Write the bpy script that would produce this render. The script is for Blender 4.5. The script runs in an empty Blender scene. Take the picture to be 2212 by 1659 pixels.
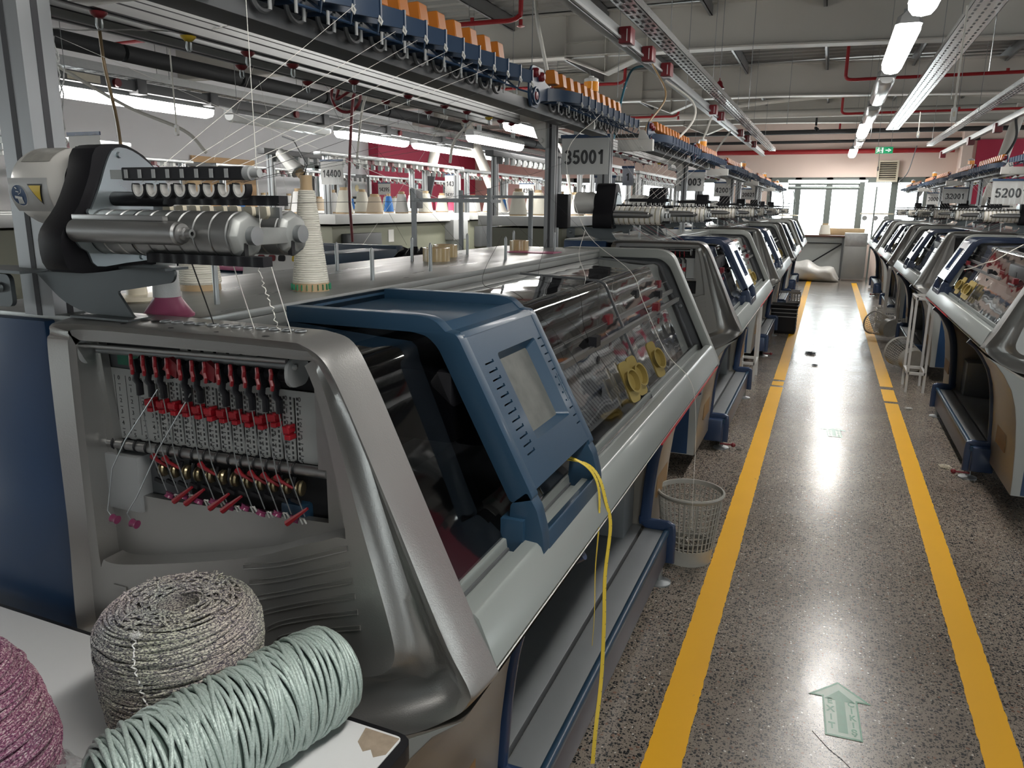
WORLD = 10.5; LAMPW = 15; TUBEST = 28; EXPO = -.1
import bpy, bmesh, math, random
from mathutils import Vector, Matrix, Euler
from mathutils.geometry import tessellate_polygon
random.seed(7)
PI = math.pi
SC = bpy.context.scene
COL = SC.collection
V = Vector

# ------------------------------------------------------------------ helpers
class M:
    """collects shapes, then links them as ONE mesh object"""
    def __init__(s):
        s.v = []; s.f = []; s.mi = []; s.m = 0
    def add(s, vs, fs):
        o = len(s.v); s.v += [tuple(p) for p in vs]
        s.f += [tuple(i + o for i in f) for f in fs]; s.mi += [s.m] * len(fs); return s
    def mat(s, i): s.m = i; return s
    def box(s, x0, x1, y0, y1, z0, z1, T=None):
        p = [V((x, y, z)) for z in (z0, z1) for y in (y0, y1) for x in (x0, x1)]
        if T: p = [T @ q for q in p]
        return s.add(p, [(0, 2, 3, 1), (4, 5, 7, 6), (0, 1, 5, 4), (2, 6, 7, 3), (0, 4, 6, 2), (1, 3, 7, 5)])
    def bar(s, a, b, w, h, up=(0, 0, 1)):
        a = V(a); b = V(b); d = (b - a); L = d.length; d.normalize()
        u = V(up); sd = d.cross(u)
        if sd.length < 1e-4: sd = d.cross(V((1, 0, 0)))
        sd.normalize(); u = sd.cross(d)
        p = [q + sd * i * w / 2 + u * j * h / 2 for q in (a, b) for j in (-1, 1) for i in (-1, 1)]
        return s.add(p, [(0, 1, 3, 2), (4, 6, 7, 5), (0, 4, 5, 1), (2, 3, 7, 6), (0, 2, 6, 4), (1, 5, 7, 3)])
    def cyl(s, a, b, r, n=16, r2=None, caps=True):
        a = V(a); b = V(b); d = (b - a).normalized(); r2 = r if r2 is None else r2
        e = d.orthogonal().normalized(); g = d.cross(e)
        vs = []
        for q, rr in ((a, r), (b, r2)):
            for k in range(n):
                t = 2 * PI * k / n; vs.append(q + e * (rr * math.cos(t)) + g * (rr * math.sin(t)))
        fs = [(k, (k + 1) % n, n + (k + 1) % n, n + k) for k in range(n)]
        if caps: fs += [tuple(range(n - 1, -1, -1)), tuple(range(n, 2 * n))]
        return s.add(vs, fs)
    def tube(s, pts, r, n=6, closed=False, prof=None, up=None, rad=None):
        pts = [V(p) for p in pts]; N = len(pts)
        if prof is None: prof = [(r * math.cos(2 * PI * k / n), r * math.sin(2 * PI * k / n)) for k in range(n)]
        n = len(prof); vs = []; last = None
        for i, p in enumerate(pts):
            if closed: t = pts[(i + 1) % N] - pts[i - 1]
            else: t = pts[min(i + 1, N - 1)] - pts[max(i - 1, 0)]
            if t.length < 1e-9: t = V((0, 0, 1))
            t.normalize()
            if up is not None:
                e = t.cross(V(up))
                if e.length < 1e-5: e = t.orthogonal()
                e.normalize()
            elif last is None: e = t.orthogonal().normalized()
            else:
                e = last - t * last.dot(t)
                e = e.normalized() if e.length > 1e-6 else t.orthogonal().normalized()
            last = e; g = t.cross(e); k = rad[i] if rad else 1
            for a, b in prof: vs.append(p + e * a * k + g * b * k)
        fs = []
        for i in range(N if closed else N - 1):
            j = (i + 1) % N
            for k in range(n): fs.append((i * n + k, i * n + (k + 1) % n, j * n + (k + 1) % n, j * n + k))
        if not closed: fs += [tuple(range(n - 1, -1, -1)), tuple(range((N - 1) * n, N * n))]
        return s.add(vs, fs)
    def lathe(s, prof, o=(0, 0, 0), ax=(0, 0, 1), n=32, cap=True):
        ax = V(ax).normalized(); e = ax.orthogonal().normalized(); g = ax.cross(e); o = V(o)
        if abs(ax.z) > .99: e = V((1, 0, 0)); g = ax.cross(e)
        vs = []
        for r, z in prof:
            for k in range(n):
                t = 2 * PI * k / n; vs.append(o + ax * z + (e * math.cos(t) + g * math.sin(t)) * r)
        fs = [(i * n + k, i * n + (k + 1) % n, (i + 1) * n + (k + 1) % n, (i + 1) * n + k) for i in range(len(prof) - 1) for k in range(n)]
        if cap:
            fs += [tuple(range(n - 1, -1, -1)), tuple(range((len(prof) - 1) * n, len(prof) * n))]
        return s.add(vs, fs)
    def prism(s, poly, ax, a0, a1, holes=()):
        """polygon extruded along ax; poly coords are the other two axes in xyz order"""
        def P(q, a):
            return {'x': (a, q[0], q[1]), 'y': (q[0], a, q[1]), 'z': (q[0], q[1], a)}[ax]
        loops = [list(poly)] + [list(h) for h in holes]
        flat = [q for l in loops for q in l]; n = len(flat)
        tri = tessellate_polygon([[V((q[0], q[1], 0)) for q in l] for l in loops])
        vs = [P(q, a0) for q in flat] + [P(q, a1) for q in flat]
        fs = []
        for t in tri:
            fs.append(tuple(t)); fs.append(tuple(i + n for i in reversed(t)))
        o = 0
        for l in loops:
            m = len(l)
            for k in range(m): fs.append((o + k, o + (k + 1) % m, n + o + (k + 1) % m, n + o + k))
            o += m
        return s.add(vs, fs)
    def loft(s, rings, closed=True, capa=False, capb=False):
        n = len(rings[0]); vs = [p for r in rings for p in r]; fs = []
        for i in range(len(rings) - 1):
            for k in range(n if closed else n - 1):
                fs.append((i * n + k, i * n + (k + 1) % n, (i + 1) * n + (k + 1) % n, (i + 1) * n + k))
        if capa: fs.append(tuple(range(n - 1, -1, -1)))
        if capb: fs.append(tuple(range((len(rings) - 1) * n, len(rings) * n)))
        return s.add(vs, fs)
    def sph(s, c, r, n=12, sc=(1, 1, 1)):
        pr = []
        for i in range(1, n): 
            t = PI * i / n; pr.append((r * math.sin(t), -r * math.cos(t)))
        o = len(s.v); s.lathe(pr, (0, 0, 0), (0, 0, 1), n * 2)
        for i in range(o, len(s.v)):
            q = s.v[i]; s.v[i] = (c[0] + q[0] * sc[0], c[1] + q[1] * sc[1], c[2] + q[2] * sc[2])
        return s
    def text(s, st, size, T, depth=.0006, align='CENTER', bold=False):
        c = bpy.data.curves.new('t', 'FONT'); c.body = st; c.size = size; c.extrude = depth
        c.align_x = align; c.align_y = 'CENTER'; c.resolution_u = 2
        if bold: c.offset = size * .03
        o = bpy.data.objects.new('t', c); COL.objects.link(o)
        dg = bpy.context.evaluated_depsgraph_get(); me = bpy.data.meshes.new_from_object(o.evaluated_get(dg))
        s.add([T @ v.co for v in me.vertices], [tuple(p.vertices) for p in me.polygons])
        bpy.data.meshes.remove(me); bpy.data.objects.remove(o); bpy.data.curves.remove(c)
        return s
    def xf(s, T, o=0):
        s.v[o:] = [tuple(T @ V(q)) for q in s.v[o:]]; return s
    def build(s, name, mat, parent=None, smooth=35, bevel=0, seg=2, off=None, weld=False, recalc=True, ang=30):
        me = bpy.data.meshes.new(name)
        o0 = V(off) if off is not None else V((0, 0, 0))
        me.from_pydata([tuple(V(p) - o0) for p in s.v], [], s.f)
        mats = mat if isinstance(mat, (list, tuple)) else [mat]
        for m in mats: me.materials.append(m)
        for p, i in zip(me.polygons, s.mi): p.material_index = i
        if recalc or bevel or weld:
            bm = bmesh.new(); bm.from_mesh(me)
            if weld: bmesh.ops.remove_doubles(bm, verts=bm.verts, dist=1e-5)
            if recalc: bmesh.ops.recalc_face_normals(bm, faces=bm.faces)
            if bevel:
                ed = [e for e in bm.edges if len(e.link_faces) == 2 and e.calc_face_angle(0) > math.radians(ang)]
                bmesh.ops.bevel(bm, geom=ed, offset=bevel, segments=seg, profile=.6, affect='EDGES', clamp_overlap=True)
            bm.to_mesh(me); bm.free()
        if smooth:
            me.polygons.foreach_set('use_smooth', [True] * len(me.polygons))
            me.set_sharp_from_angle(angle=math.radians(smooth))
        o = bpy.data.objects.new(name, me); COL.objects.link(o)
        if parent is not None:
            o.parent = parent
            if off is None and 'base' in parent: o.location = -V(parent['base'])
            elif off is not None: o.location = o0 - (V(parent['base']) if 'base' in parent else V((0, 0, 0)))
        elif off is not None: o.location = o0
        return o

def tag(o, label=None, cat=None, group=None, kind=None):
    if label: o['label'] = label
    if cat: o['category'] = cat
    if group: o['group'] = group
    if kind: o['kind'] = kind
    return o
def thing(name, label, cat, loc=(0, 0, 0), group=None, base=None):
    o = bpy.data.objects.new(name, None); COL.objects.link(o); o.location = loc
    o.empty_display_size = .1
    if base is not None: o['base'] = tuple(base)
    return tag(o, label, cat, group)
def struct(o): o['kind'] = 'structure'; return o
def sub(o, src_parent_base=(0, 0, 0)):
    return o
def kids(o): return [c for c in o.children]
def dup(o, parent=None, skip=None):
    c = o.copy(); COL.objects.link(c)
    if parent is not None: c.parent = parent
    for ch in list(o.children):
        if skip and skip(ch): continue
        dup(ch, c, skip)
    return c
def crom(pts, k=6, closed=False):
    pts = [V(p) for p in pts]; n = len(pts); out = []
    for i in range(n if closed else n - 1):
        p1 = pts[i]; p2 = pts[(i + 1) % n]
        p0 = pts[i - 1] if (closed or i > 0) else p1 * 2 - p2
        p3 = pts[(i + 2) % n] if (closed or i + 2 < n) else p2 * 2 - p1
        for j in range(k):
            t = j / k
            out.append(.5 * ((2 * p1) + (p2 - p0) * t + (2 * p0 - 5 * p1 + 4 * p2 - p3) * t * t + (3 * p1 - p0 - 3 * p2 + p3) * t ** 3))
    if not closed: out.append(pts[-1])
    return out
def rrect(cx, cz, w, h, r, k=4):
    out = []
    for sx, sz, a0 in ((1, 1, 0), (-1, 1, 90), (-1, -1, 180), (1, -1, 270)):
        for i in range(k + 1):
            a = math.radians(a0 + 90 * i / k)
            out.append((cx + sx * (w / 2 - r) + r * math.cos(a), cz + sz * (h / 2 - r) + r * math.sin(a)))
    return out
def rpoly(pts, rad, k=4):
    """polygon with rounded corners; rad a number or list"""
    n = len(pts); out = []
    for i in range(n):
        p = V(pts[i] + (0,)) if len(pts[i]) == 2 else V(pts[i]); a = V(pts[i - 1][:2] + (0,)); b = V(pts[(i + 1) % n][:2] + (0,)); p = V((p.x, p.y, 0))
        r = rad[i] if isinstance(rad, (list, tuple)) else rad
        da = (a - p); db = (b - p); r = min(r, da.length * .48, db.length * .48)
        if r < 1e-5: out.append((p.x, p.y)); continue
        s = p + da.normalized() * r; e = p + db.normalized() * r
        for j in range(k + 1):
            t = j / k; q = s * (1 - t) ** 2 + p * 2 * t * (1 - t) + e * t * t; out.append((q.x, q.y))
    return out

def digits(m, st, h, T, sw=.19, d=.0006):
    """heavy grotesque numerals drawn as flat ribbons; T places the x-z plane"""
    def arc(cx, cy, rx, ry, a0, a1, n=12): return [(cx + rx * math.cos(math.radians(a0 + (a1 - a0) * i / n)), cy + ry * math.sin(math.radians(a0 + (a1 - a0) * i / n))) for i in range(n + 1)]
    G = {'0': [arc(.28, .5, .19, .41, 90, 450, 22)], '1': [[(.34, 0), (.34, 1)], [(.34, .93), (.24, .80), (.10, .72)]],
         '2': [arc(.27, .69, .19, .22, 165, -20, 12) + [(.38, .48), (.10, .10)], [(.03, .09), (.54, .09)]],
         '3': [arc(.26, .71, .18, .20, 160, -75, 12) + arc(.26, .28, .20, .22, 75, -160, 12)],
         '4': [[(.40, 0), (.40, 1), (.36, .98), (.06, .33), (.06, .28), (.56, .28)]],
         '5': [[(.50, .91), (.16, .91), (.11, .52)] + arc(.27, .32, .20, .24, 125, -155, 14)],
         '8': [arc(.28, .72, .17, .19, 90, 450, 18), arc(.28, .28, .20, .21, 90, 450, 18)], '9': [arc(.28, .68, .19, .24, 0, 360, 18), [(.47, .66), (.44, .30), (.30, .09), (.10, .14)]]}
    w = .62; x0 = -len(st) * w * h / 2
    for i, c in enumerate(st):
        for line in G.get(c, []):
            cl = (line[0] == line[-1]) or (abs(line[0][0] - line[-1][0]) + abs(line[0][1] - line[-1][1]) < 1e-6); P = line[:-1] if cl else line; n = len(P); a = []; b = []
            for k, p in enumerate(P):
                q = P[(k + 1) % n] if (cl or k < n - 1) else p; r = P[k - 1] if (cl or k > 0) else p
                dx, dy = q[0] - r[0], q[1] - r[1]; L = math.hypot(dx, dy) or 1; nx, ny = -dy / L * sw / 2, dx / L * sw / 2
                for lst, s in ((a, 1), (b, -1)): lst.append(T @ V((x0 + i * w * h + (p[0] + nx * s) * h, (p[1] - .5 + ny * s) * h, d)))
            m.loft([a + ([a[0]] if cl else []), b + ([b[0]] if cl else [])], closed=False)
    return m

# ------------------------------------------------------------------ materials
def N(nt, t, **kw):
    n = nt.nodes.new(t)
    for k, v in kw.items():
        if k in n.inputs: n.inputs[k].default_value = v
        else: setattr(n, k, v)
    return n
def pm(name, col, rough=.5, metal=0, bump=None, var=0, vscale=8, spec=.5, coat=0, rv=0, emis=None, aniso=None):
    m = bpy.data.materials.new(name); m.use_nodes = True; nt = m.node_tree; b = nt.nodes['Principled BSDF']; L = nt.links.new
    b.inputs['Base Color'].default_value = (*col, 1); b.inputs['Roughness'].default_value = rough; b.inputs['Metallic'].default_value = metal
    b.inputs['Specular IOR Level'].default_value = spec; b.inputs['Coat Weight'].default_value = coat; b.inputs['Coat Roughness'].default_value = .12
    tc = N(nt, 'ShaderNodeTexCoord')
    no = N(nt, 'ShaderNodeTexNoise'); no.inputs['Scale'].default_value = vscale; no.inputs['Detail'].default_value = 5
    L(tc.outputs['Object'], no.inputs['Vector'])
    if aniso:
        mp = N(nt, 'ShaderNodeMapping'); mp.inputs['Scale'].default_value = aniso
        L(tc.outputs['Object'], mp.inputs['Vector']); L(mp.outputs['Vector'], no.inputs['Vector'])
    if var or rv:
        if var:
            mx = N(nt, 'ShaderNodeMix', data_type='RGBA'); mx.inputs[6].default_value = (*[c * (1 - var) for c in col], 1); mx.inputs[7].default_value = (*[min(1, c * (1 + var)) for c in col], 1)
            L(no.outputs['Fac'], mx.inputs[0]); L(mx.outputs[2], b.inputs['Base Color'])
        if rv:
            mr = N(nt, 'ShaderNodeMapRange'); mr.inputs['From Min'].default_value = .3; mr.inputs['From Max'].default_value = .7
            mr.inputs['To Min'].default_value = rough - rv; mr.inputs['To Max'].default_value = rough + rv
            L(no.outputs['Fac'], mr.inputs['Value']); L(mr.outputs['Result'], b.inputs['Roughness'])
    if bump:
        n2 = N(nt, 'ShaderNodeTexNoise'); n2.inputs['Scale'].default_value = bump[0]; n2.inputs['Detail'].default_value = 2
        L(tc.outputs['Object'], n2.inputs['Vector'])
        bp = N(nt, 'ShaderNodeBump'); bp.inputs['Strength'].default_value = bump[1]; bp.inputs['Distance'].default_value = bump[2] if len(bump) > 2 else .001
        L(n2.outputs['Fac'], bp.inputs['Height']); L(bp.outputs['Normal'], b.inputs['Normal'])
    if emis: b.inputs['Emission Color'].default_value = (*emis[0], 1); b.inputs['Emission Strength'].default_value = emis[1]
    return m
def glassmat(name, tint, rough=.03, op=0, base=.04):
    m = bpy.data.materials.new(name); m.use_nodes = True; nt = m.node_tree; nt.nodes.clear(); L = nt.links.new
    out = N(nt, 'ShaderNodeOutputMaterial'); tr = N(nt, 'ShaderNodeBsdfTransparent'); tr.inputs['Color'].default_value = (*tint, 1)
    gl = N(nt, 'ShaderNodeBsdfGlossy'); gl.inputs['Roughness'].default_value = rough; gl.inputs['Color'].default_value = (1, 1, 1, 1)
    tc = N(nt, 'ShaderNodeTexCoord'); no = N(nt, 'ShaderNodeTexNoise'); no.inputs['Scale'].default_value = 2.2; L(tc.outputs['Object'], no.inputs['Vector'])
    bp = N(nt, 'ShaderNodeBump'); bp.inputs['Strength'].default_value = .25; bp.inputs['Distance'].default_value = .02; L(no.outputs['Fac'], bp.inputs['Height']); L(bp.outputs['Normal'], gl.inputs['Normal'])
    lw = N(nt, 'ShaderNodeLayerWeight'); lw.inputs['Blend'].default_value = .5; fr = N(nt, 'ShaderNodeMath', operation='POWER'); fr.inputs[1].default_value = 4.2; L(lw.outputs['Facing'], fr.inputs[0])
    ad = N(nt, 'ShaderNodeMath', operation='ADD', use_clamp=True); ad.inputs[1].default_value = base; L(fr.outputs[0], ad.inputs[0])
    mx = N(nt, 'ShaderNodeMixShader'); L(ad.outputs[0], mx.inputs[0]); L(tr.outputs[0], mx.inputs[1]); L(gl.outputs[0], mx.inputs[2])
    if op:
        df = N(nt, 'ShaderNodeBsdfDiffuse'); df.inputs['Color'].default_value = (.6, .6, .6, 1); m2 = N(nt, 'ShaderNodeMixShader'); m2.inputs[0].default_value = op
        L(mx.outputs[0], m2.inputs[1]); L(df.outputs[0], m2.inputs[2]); L(m2.outputs[0], out.inputs[0])
    else: L(mx.outputs[0], out.inputs[0])
    return m
def emit(name, col, st):
    m = bpy.data.materials.new(name); m.use_nodes = True; nt = m.node_tree; nt.nodes.clear()
    e = N(nt, 'ShaderNodeEmission'); e.inputs[0].default_value = (*col, 1); e.inputs[1].default_value = st
    nt.links.new(e.outputs[0], N(nt, 'ShaderNodeOutputMaterial').inputs[0]); return m

SILVER = pm('silver_paint', (.35, .347, .335), .34, .78, (420, .35, .0006), .05, 3, rv=.04)
SILVERP = pm('grey_sheet_paint', (.40, .42, .41), .42, .25, (300, .08, .0005), .05, 4)
RAILP = pm('pale_grey_rail_paint', (.245, .268, .258), .38, .2, (300, .06, .0004), .04, 3, coat=.15)
FRAMEG = pm('far_frame_grey_paint', (.25, .26, .245), .45, .3, (300, .1, .0005), .05, 4)
DGREY = pm('dark_grey_sheet', (.10, .105, .11), .5, .2, (200, .08), .12, 5)
DECKG = pm('grey_deck_sheet', (.25, .265, .275), .45, .3, (200, .06), .12, 6)
BLUE = pm('blue_textured_plastic', (.0145, .045, .084), .42, 0, (600, .3, .0006), .1, 4, coat=.1)
BLUEP = pm('blue_cabinet_paint', (.018, .052, .125), .35, 0, (300, .08), .08, 3)
NAVY = pm('navy_frame_paint', (.02, .042, .10), .35, .1, None, .15, 4, coat=.3)
BRONZE = pm('bronze_grey_panel', (.30, .275, .24), .38, .4, (200, .05), .06, 3)
STICK = pm('brown_backing_sticker', (.25, .15, .07), .5, 0, (60, .1), .1, 20)
BLACK = pm('black_plastic', (.008, .008, .010), .45, 0, (500, .1), .1, 8, spec=.3)
BLACKM = pm('matt_black', (.006, .006, .007), .75)
RUB = pm('black_ribbed_cover', (.006, .0058, .0075), .5, 0, (200, .12), .15, 6, spec=.2)
STEEL = pm('brushed_steel', (.36, .36, .355), .38, .95, None, .06, 12, rv=.03, aniso=(2, 60, 60))
DRUM = pm('turned_steel_drum', (.33, .335, .33), .40, .9, None, .06, 6, rv=.03, aniso=(3, 20, 20))
PLATE = pm('galvanised_plate', (.34, .39, .41), .33, .85, None, .2, 5, rv=.1)
ZINC = pm('zinc_bolt', (.27, .285, .29), .36, .6)
CAST = pm('cast_alloy', (.30, .31, .30), .5, .6, (150, .3, .0008), .15, 20)
ALU = pm('aluminium_extrusion', (.40, .415, .415), .38, .55, None, .06, 5)
POSTM = pm('anodised_post', (.34, .35, .355), .36, .75, None, .08, 3)
ALUD = pm('aluminium_slot', (.05, .05, .055), .6, .3)
DUCT = pm('grey_duct', (.10, .103, .107), .5, .1, None, .1, 5)
TOPG = pm('brushed_table_top', (.29, .30, .29), .34, .55, (60, .06), .18, 4, rv=.08, aniso=(7, .8, 3))
ORANGE = pm('orange_cap_plastic', (.46, .145, .016), .35, 0, None, .1, 20)
YCAP = pm('yellow_cap_plastic', (.60, .42, .03), .35)
DKRED = pm('dark_red_plastic', (.16, .012, .018), .35)
RED = pm('red_clip_plastic', (.38, .008, .018), .38)
TBLUE = pm('tensioner_blue_plastic', (.019, .040, .080), .38, 0, (200, .08), .1, 10)
WHITEP = pm('white_plastic', (.72, .72, .69), .4)
CREAM = pm('cream_plastic', (.62, .57, .45), .4, 0, None, .1, 30)
PANELW = pm('pale_scale_panel', (.37, .38, .37), .45, .1, None, .05, 10)
INK = pm('printed_ink', (.03, .03, .032), .6)
GREENP = pm('green_sheet', (.02, .13, .08), .5)
BRASS = pm('worn_brass', (.34, .28, .17), .3, .9, None, .2, 30)
PURP = pm('violet_eyelet', (.17, .03, .08), .25)
CER = pm('ceramic_ring', (.60, .59, .56), .25, 0, coat=.4)
LEVER = pm('shaded_red_lever', (.22, .006, .012), .4)  # red darkened to carry the shade inside the tension box
GOLD = pm('gold_cup_plastic', (.31, .235, .075), .34, .3, None, .1, 30)
SCREEN = pm('dusty_screen', (.115, .12, .11), .45, 0, None, .45, 30, spec=.3)
WHITE = pm('white_laminate', (.66, .67, .67), .28, 0, None, .05, 3, coat=.2)
PAPER = pm('paper', (.66, .66, .64), .6)
CARD = pm('brown_card', (.42, .30, .17), .6, 0, (80, .1), .12, 12)
KRAFT = pm('packing_tape_roll', (.42, .31, .16), .25, 0, None, .15, 40, coat=.4)
PINK = pm('dusty_pink_cone_plastic', (.42, .10, .19), .38)
REDP = pm('red_pipe_paint', (.33, .015, .02), .35, 0, None, .1, 6)
WALLW = pm('pale_grey_wall_paint', (.82, .81, .83), .8, 0, (30, .05, .003), .04, 1.2)
WALLS = pm('salmon_wall_paint', (.84, .69, .61), .8, 0, (30, .05, .003), .05, 1.2)
WALLR = pm('crimson_wall_paint', (.55, .045, .10), .7, 0, (30, .05, .003), .06, 1.2)
NAVYV = pm('navy_visor_plastic', (.012, .025, .062), .28, 0, None, .1, 4, coat=.5)
FOILD = pm('perforated_grey_tray', (.36, .37, .37), .35, .85, None, .1, 30)
GIRD = pm('off_white_girder_paint', (.55, .53, .485), .5, 0, None, .06, 2)
PURL = pm('galvanised_purlin', (.23, .235, .24), .42, .5, None, .12, 4)
DECK = pm('galvanised_roof_deck', (.33, .325, .31), .38, .5, None, .12, 2)
OLIVE = pm('olive_grey_cabinet', (.17, .175, .13), .5, 0, None, .08, 3)
BLKPIPE = pm('black_foam_pipe', (.025, .026, .028), .7, 0, (40, .3, .003))
MULL = pm('grey_window_frame', (.15, .175, .165), .45)
HOSE = pm('white_hose', (.68, .66, .60), .45)
BROWNH = pm('amber_hose', (.30, .20, .10), .3)
TEAL = pm('teal_cable', (.02, .12, .17), .4)
FOIL = pm('perforated_bright_tray', (.74, .76, .76), .25, .95, (60, .5, .003), .1, 30)
GREY = pm('mid_grey_plastic', (.30, .31, .31), .5)
LAMPOFF = pm('unlit_diffuser', (.62, .64, .64), .2, 0, None, .05, 5, coat=.5)
GLASS1 = glassmat('clear_smoked_acrylic', (.52, .52, .525), .03, .02, base=.15)
GLASS2 = glassmat('dark_smoked_acrylic', (.45, .46, .48), .035, .0)
GLASSE = pm('glass_edge', (.09, .095, .10), .2, 0, coat=.5)
WINGL = glassmat('window_glass', (.97, .99, .98), .01)
CLEAR = glassmat('clear_sleeve', (.94, .94, .94), .08, .04, .02)
AMBER = pm('amber_beacon_lens', (.75, .28, .02), .2, 0, emis=((1, .35, .02), .12), coat=.6)
GREENL = pm('dark_green_beacon_lens', (.01, .06, .04), .2, coat=.6)
GREENS = pm('exit_sign_green', (.0, .20, .08), .4, emis=((0, .5, .18), .25))
GREENA = pm('exit_arrow_green', (.025, .20, .105), .3, 0, None, .2, 30)
GREENPALE = pm('exit_arrow_pale', (.34, .46, .37), .3, 0, None, .15, 25)
REDT = pm('cream_thread', (.75, .73, .68), .7)
BTHR = pm('black_thread', (.02, .02, .02), .7)
TUBE = emit('lit_tube', (1, .97, .93), TUBEST)
# ------------------------------------------------------------------ knitting machine
# coordinates: x as on the left row (aisle at x > -0.4), y from the near end face, z up
BASE = (-1.0, 0, 0)
LEN = 2.73
def YZ(x): return Matrix.Translation(V((x, 0, 0)))
def face_x(z, y, T=0):   # x of the sloped front at height z
    return -.41 - (z - .92) * .46 + T

def end_shell(near=True):
    key = [((-1.205, .79), (-1.205, .79), (-1.185, .81)), ((-1.205, 1.05), (-1.20, 1.05), (-1.18, 1.05)),
           ((-1.20, 1.34), (-1.195, 1.34), (-1.175, 1.335)), ((-1.192, 1.395), (-1.185, 1.385), (-1.168, 1.375)),
           ((-1.16, 1.414), (-1.155, 1.404), (-1.145, 1.392)), ((-.92, 1.416), (-.92, 1.408), (-.92, 1.394)),
           ((-.73, 1.414), (-.715, 1.408), (-.70, 1.392)), ((-.685, 1.412), (-.674, 1.404), (-.678, 1.386)),
           ((-.645, 1.398), (-.640, 1.384), (-.668, 1.36)), ((-.612, 1.345), (-.612, 1.338), (-.652, 1.315)),
           ((-.572, 1.26), (-.573, 1.255), (-.630, 1.235)), ((-.530, 1.168), (-.531, 1.163), (-.602, 1.13)),
           ((-.485, 1.07), (-.488, 1.065), (-.576, 1.04)), ((-.445, .985), (-.449, .98), (-.556, .965)),
           ((-.412, .918), (-.416, .922), (-.552, .928)), ((-.407, .898), (-.418, .900), (-.565, .902)),
           ((-.44, .868), (-.44, .872), (-.60, .882)), ((-.52, .812), (-.52, .818), (-.70, .855)),
           ((-.62, .782), (-.62, .79), (-.82, .828)), ((-.85, .78), (-.85, .79), (-1.0, .815)), ((-1.1, .78), (-1.1, .79), (-1.12, .81))]
    def ring(i, y): return crom([(k[i][0], y, k[i][1]) for k in key], 5, True)
    O = ring(0, .08); Nn = ring(1, 0.0); P = ring(2, .022); n = len(O)
    rings = []
    rings.append([(p.x, LEN * 0 + .083, p.z) for p in O]); rings.append([tuple(p) for p in O])
    for t, yy in ((.35, .012),(.7, .003)):
        rings.append([tuple(a * (1 - t) + b * t - V((0, (a * (1 - t) + b * t).y - (.08 * (1 - t) ** 2.2 + yy * .3), 0))) for a, b in zip(O, Nn)])
    rings.append([tuple(p) for p in Nn])
    # channel between crest and panel, deep along the front slope
    def dep(i):
        s = i / 5
        if 7 <= s <= 19: return min(1, (s - 7) / 3) * min(1, (19 - s) / 2.5)
        return 0
    prof = ((.12, .004), (.25, .022), (.45, .040), (.65, .045), (.85, .036))
    for t, d in prof:
        r = []
        for i, (a, b) in enumerate(zip(Nn, P)):
            k = dep(i); q = a * (1 - t) + b * t
            flat = .022 * t; r.append((q.x, flat + (d - flat + .008 * t) * k, q.z))
        rings.append(r)
    rings.append([tuple(p) for p in P])
    m = M(); m.loft(rings, closed=True)
    # panel face with recess
    rec = [(-1.155, 1.365), (-1.145, 1.374), (-.70, 1.378), (-.690, 1.37), (-.664, 1.30), (-.632, 1.125), (-.648, 1.108), (-.723, 1.079), (-.80, 1.048), (-.904, 1.019), (-1.0, .996), (-1.064, .982), (-1.12, .972), (-1.15, .975), (-1.16, .99)]
    rec = [(p.x, p.y) for p in crom([(a, b, 0) for a, b in rec], 3, True)]
    PP = [(p.x, p.z) for p in P]
    o = len(m.v)
    if near:
        loops = [PP, rec]
        flat = PP + rec; tri = tessellate_polygon([[V((a, b, 0)) for a, b in l] for l in loops])
        m.add([(a, .022, b) for a, b in flat], [tuple(t) for t in tri])
        opn = [(-1.15, 1.366), (-.705, 1.37), (-.705, 1.192), (-.690, 1.188), (-.690, 1.108), (-1.0, 1.094), (-1.13, 1.092)]
        # recess walls
        k = len(rec)
        m.add([(a, .022, b) for a, b in rec] + [(a * .992 - .0075, .062, b * .99 + .0115) for a, b in rec], [(i, (i + 1) % k, k + (i + 1) % k, k + i) for i in range(k)])
        r2 = [(a * .992 - .0075, b * .99 + .0115) for a, b in rec]
        fl = r2 + opn; tri = tessellate_polygon([[V((a, b, 0)) for a, b in r2], [V((a, b, 0)) for a, b in opn]])
        m.add([(a, .062, b) for a, b in fl], [tuple(t) for t in tri])
        m.add([(a, .062, b) for a, b in opn] + [(a, .078, b) for a, b in opn], [(i, (i + 1) % 7, 7 + (i + 1) % 7, 7 + i) for i in range(7)])
        # long grille louvres, each a slim raised loop
        for g in range(6):
            z0 = 1.098 - g * .0258; xr = -.628 + g * .0035; pts = []
            c = [(-.83 + g * .01, z0 - .07), (-.76, z0 - .052), (-.69, z0 - .025), (xr, z0)]
            c = [(p.x, p.y) for p in crom([(a, b, 0) for a, b in c], 4)]
            loop = [(a, .0205, b) for a, b in c] + [(a, .0205, b - .0075) for a, b in reversed(c)]
            m.tube(loop, .0011, 4, closed=True)
        m.box(-1.13, -1.10, .0195, .022, .925, .932)
    else:
        tri = tessellate_polygon([[V((a, b, 0)) for a, b in PP]])
        m.add([(a, .022, b) for a, b in PP], [tuple(t) for t in tri])
    return m

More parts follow.
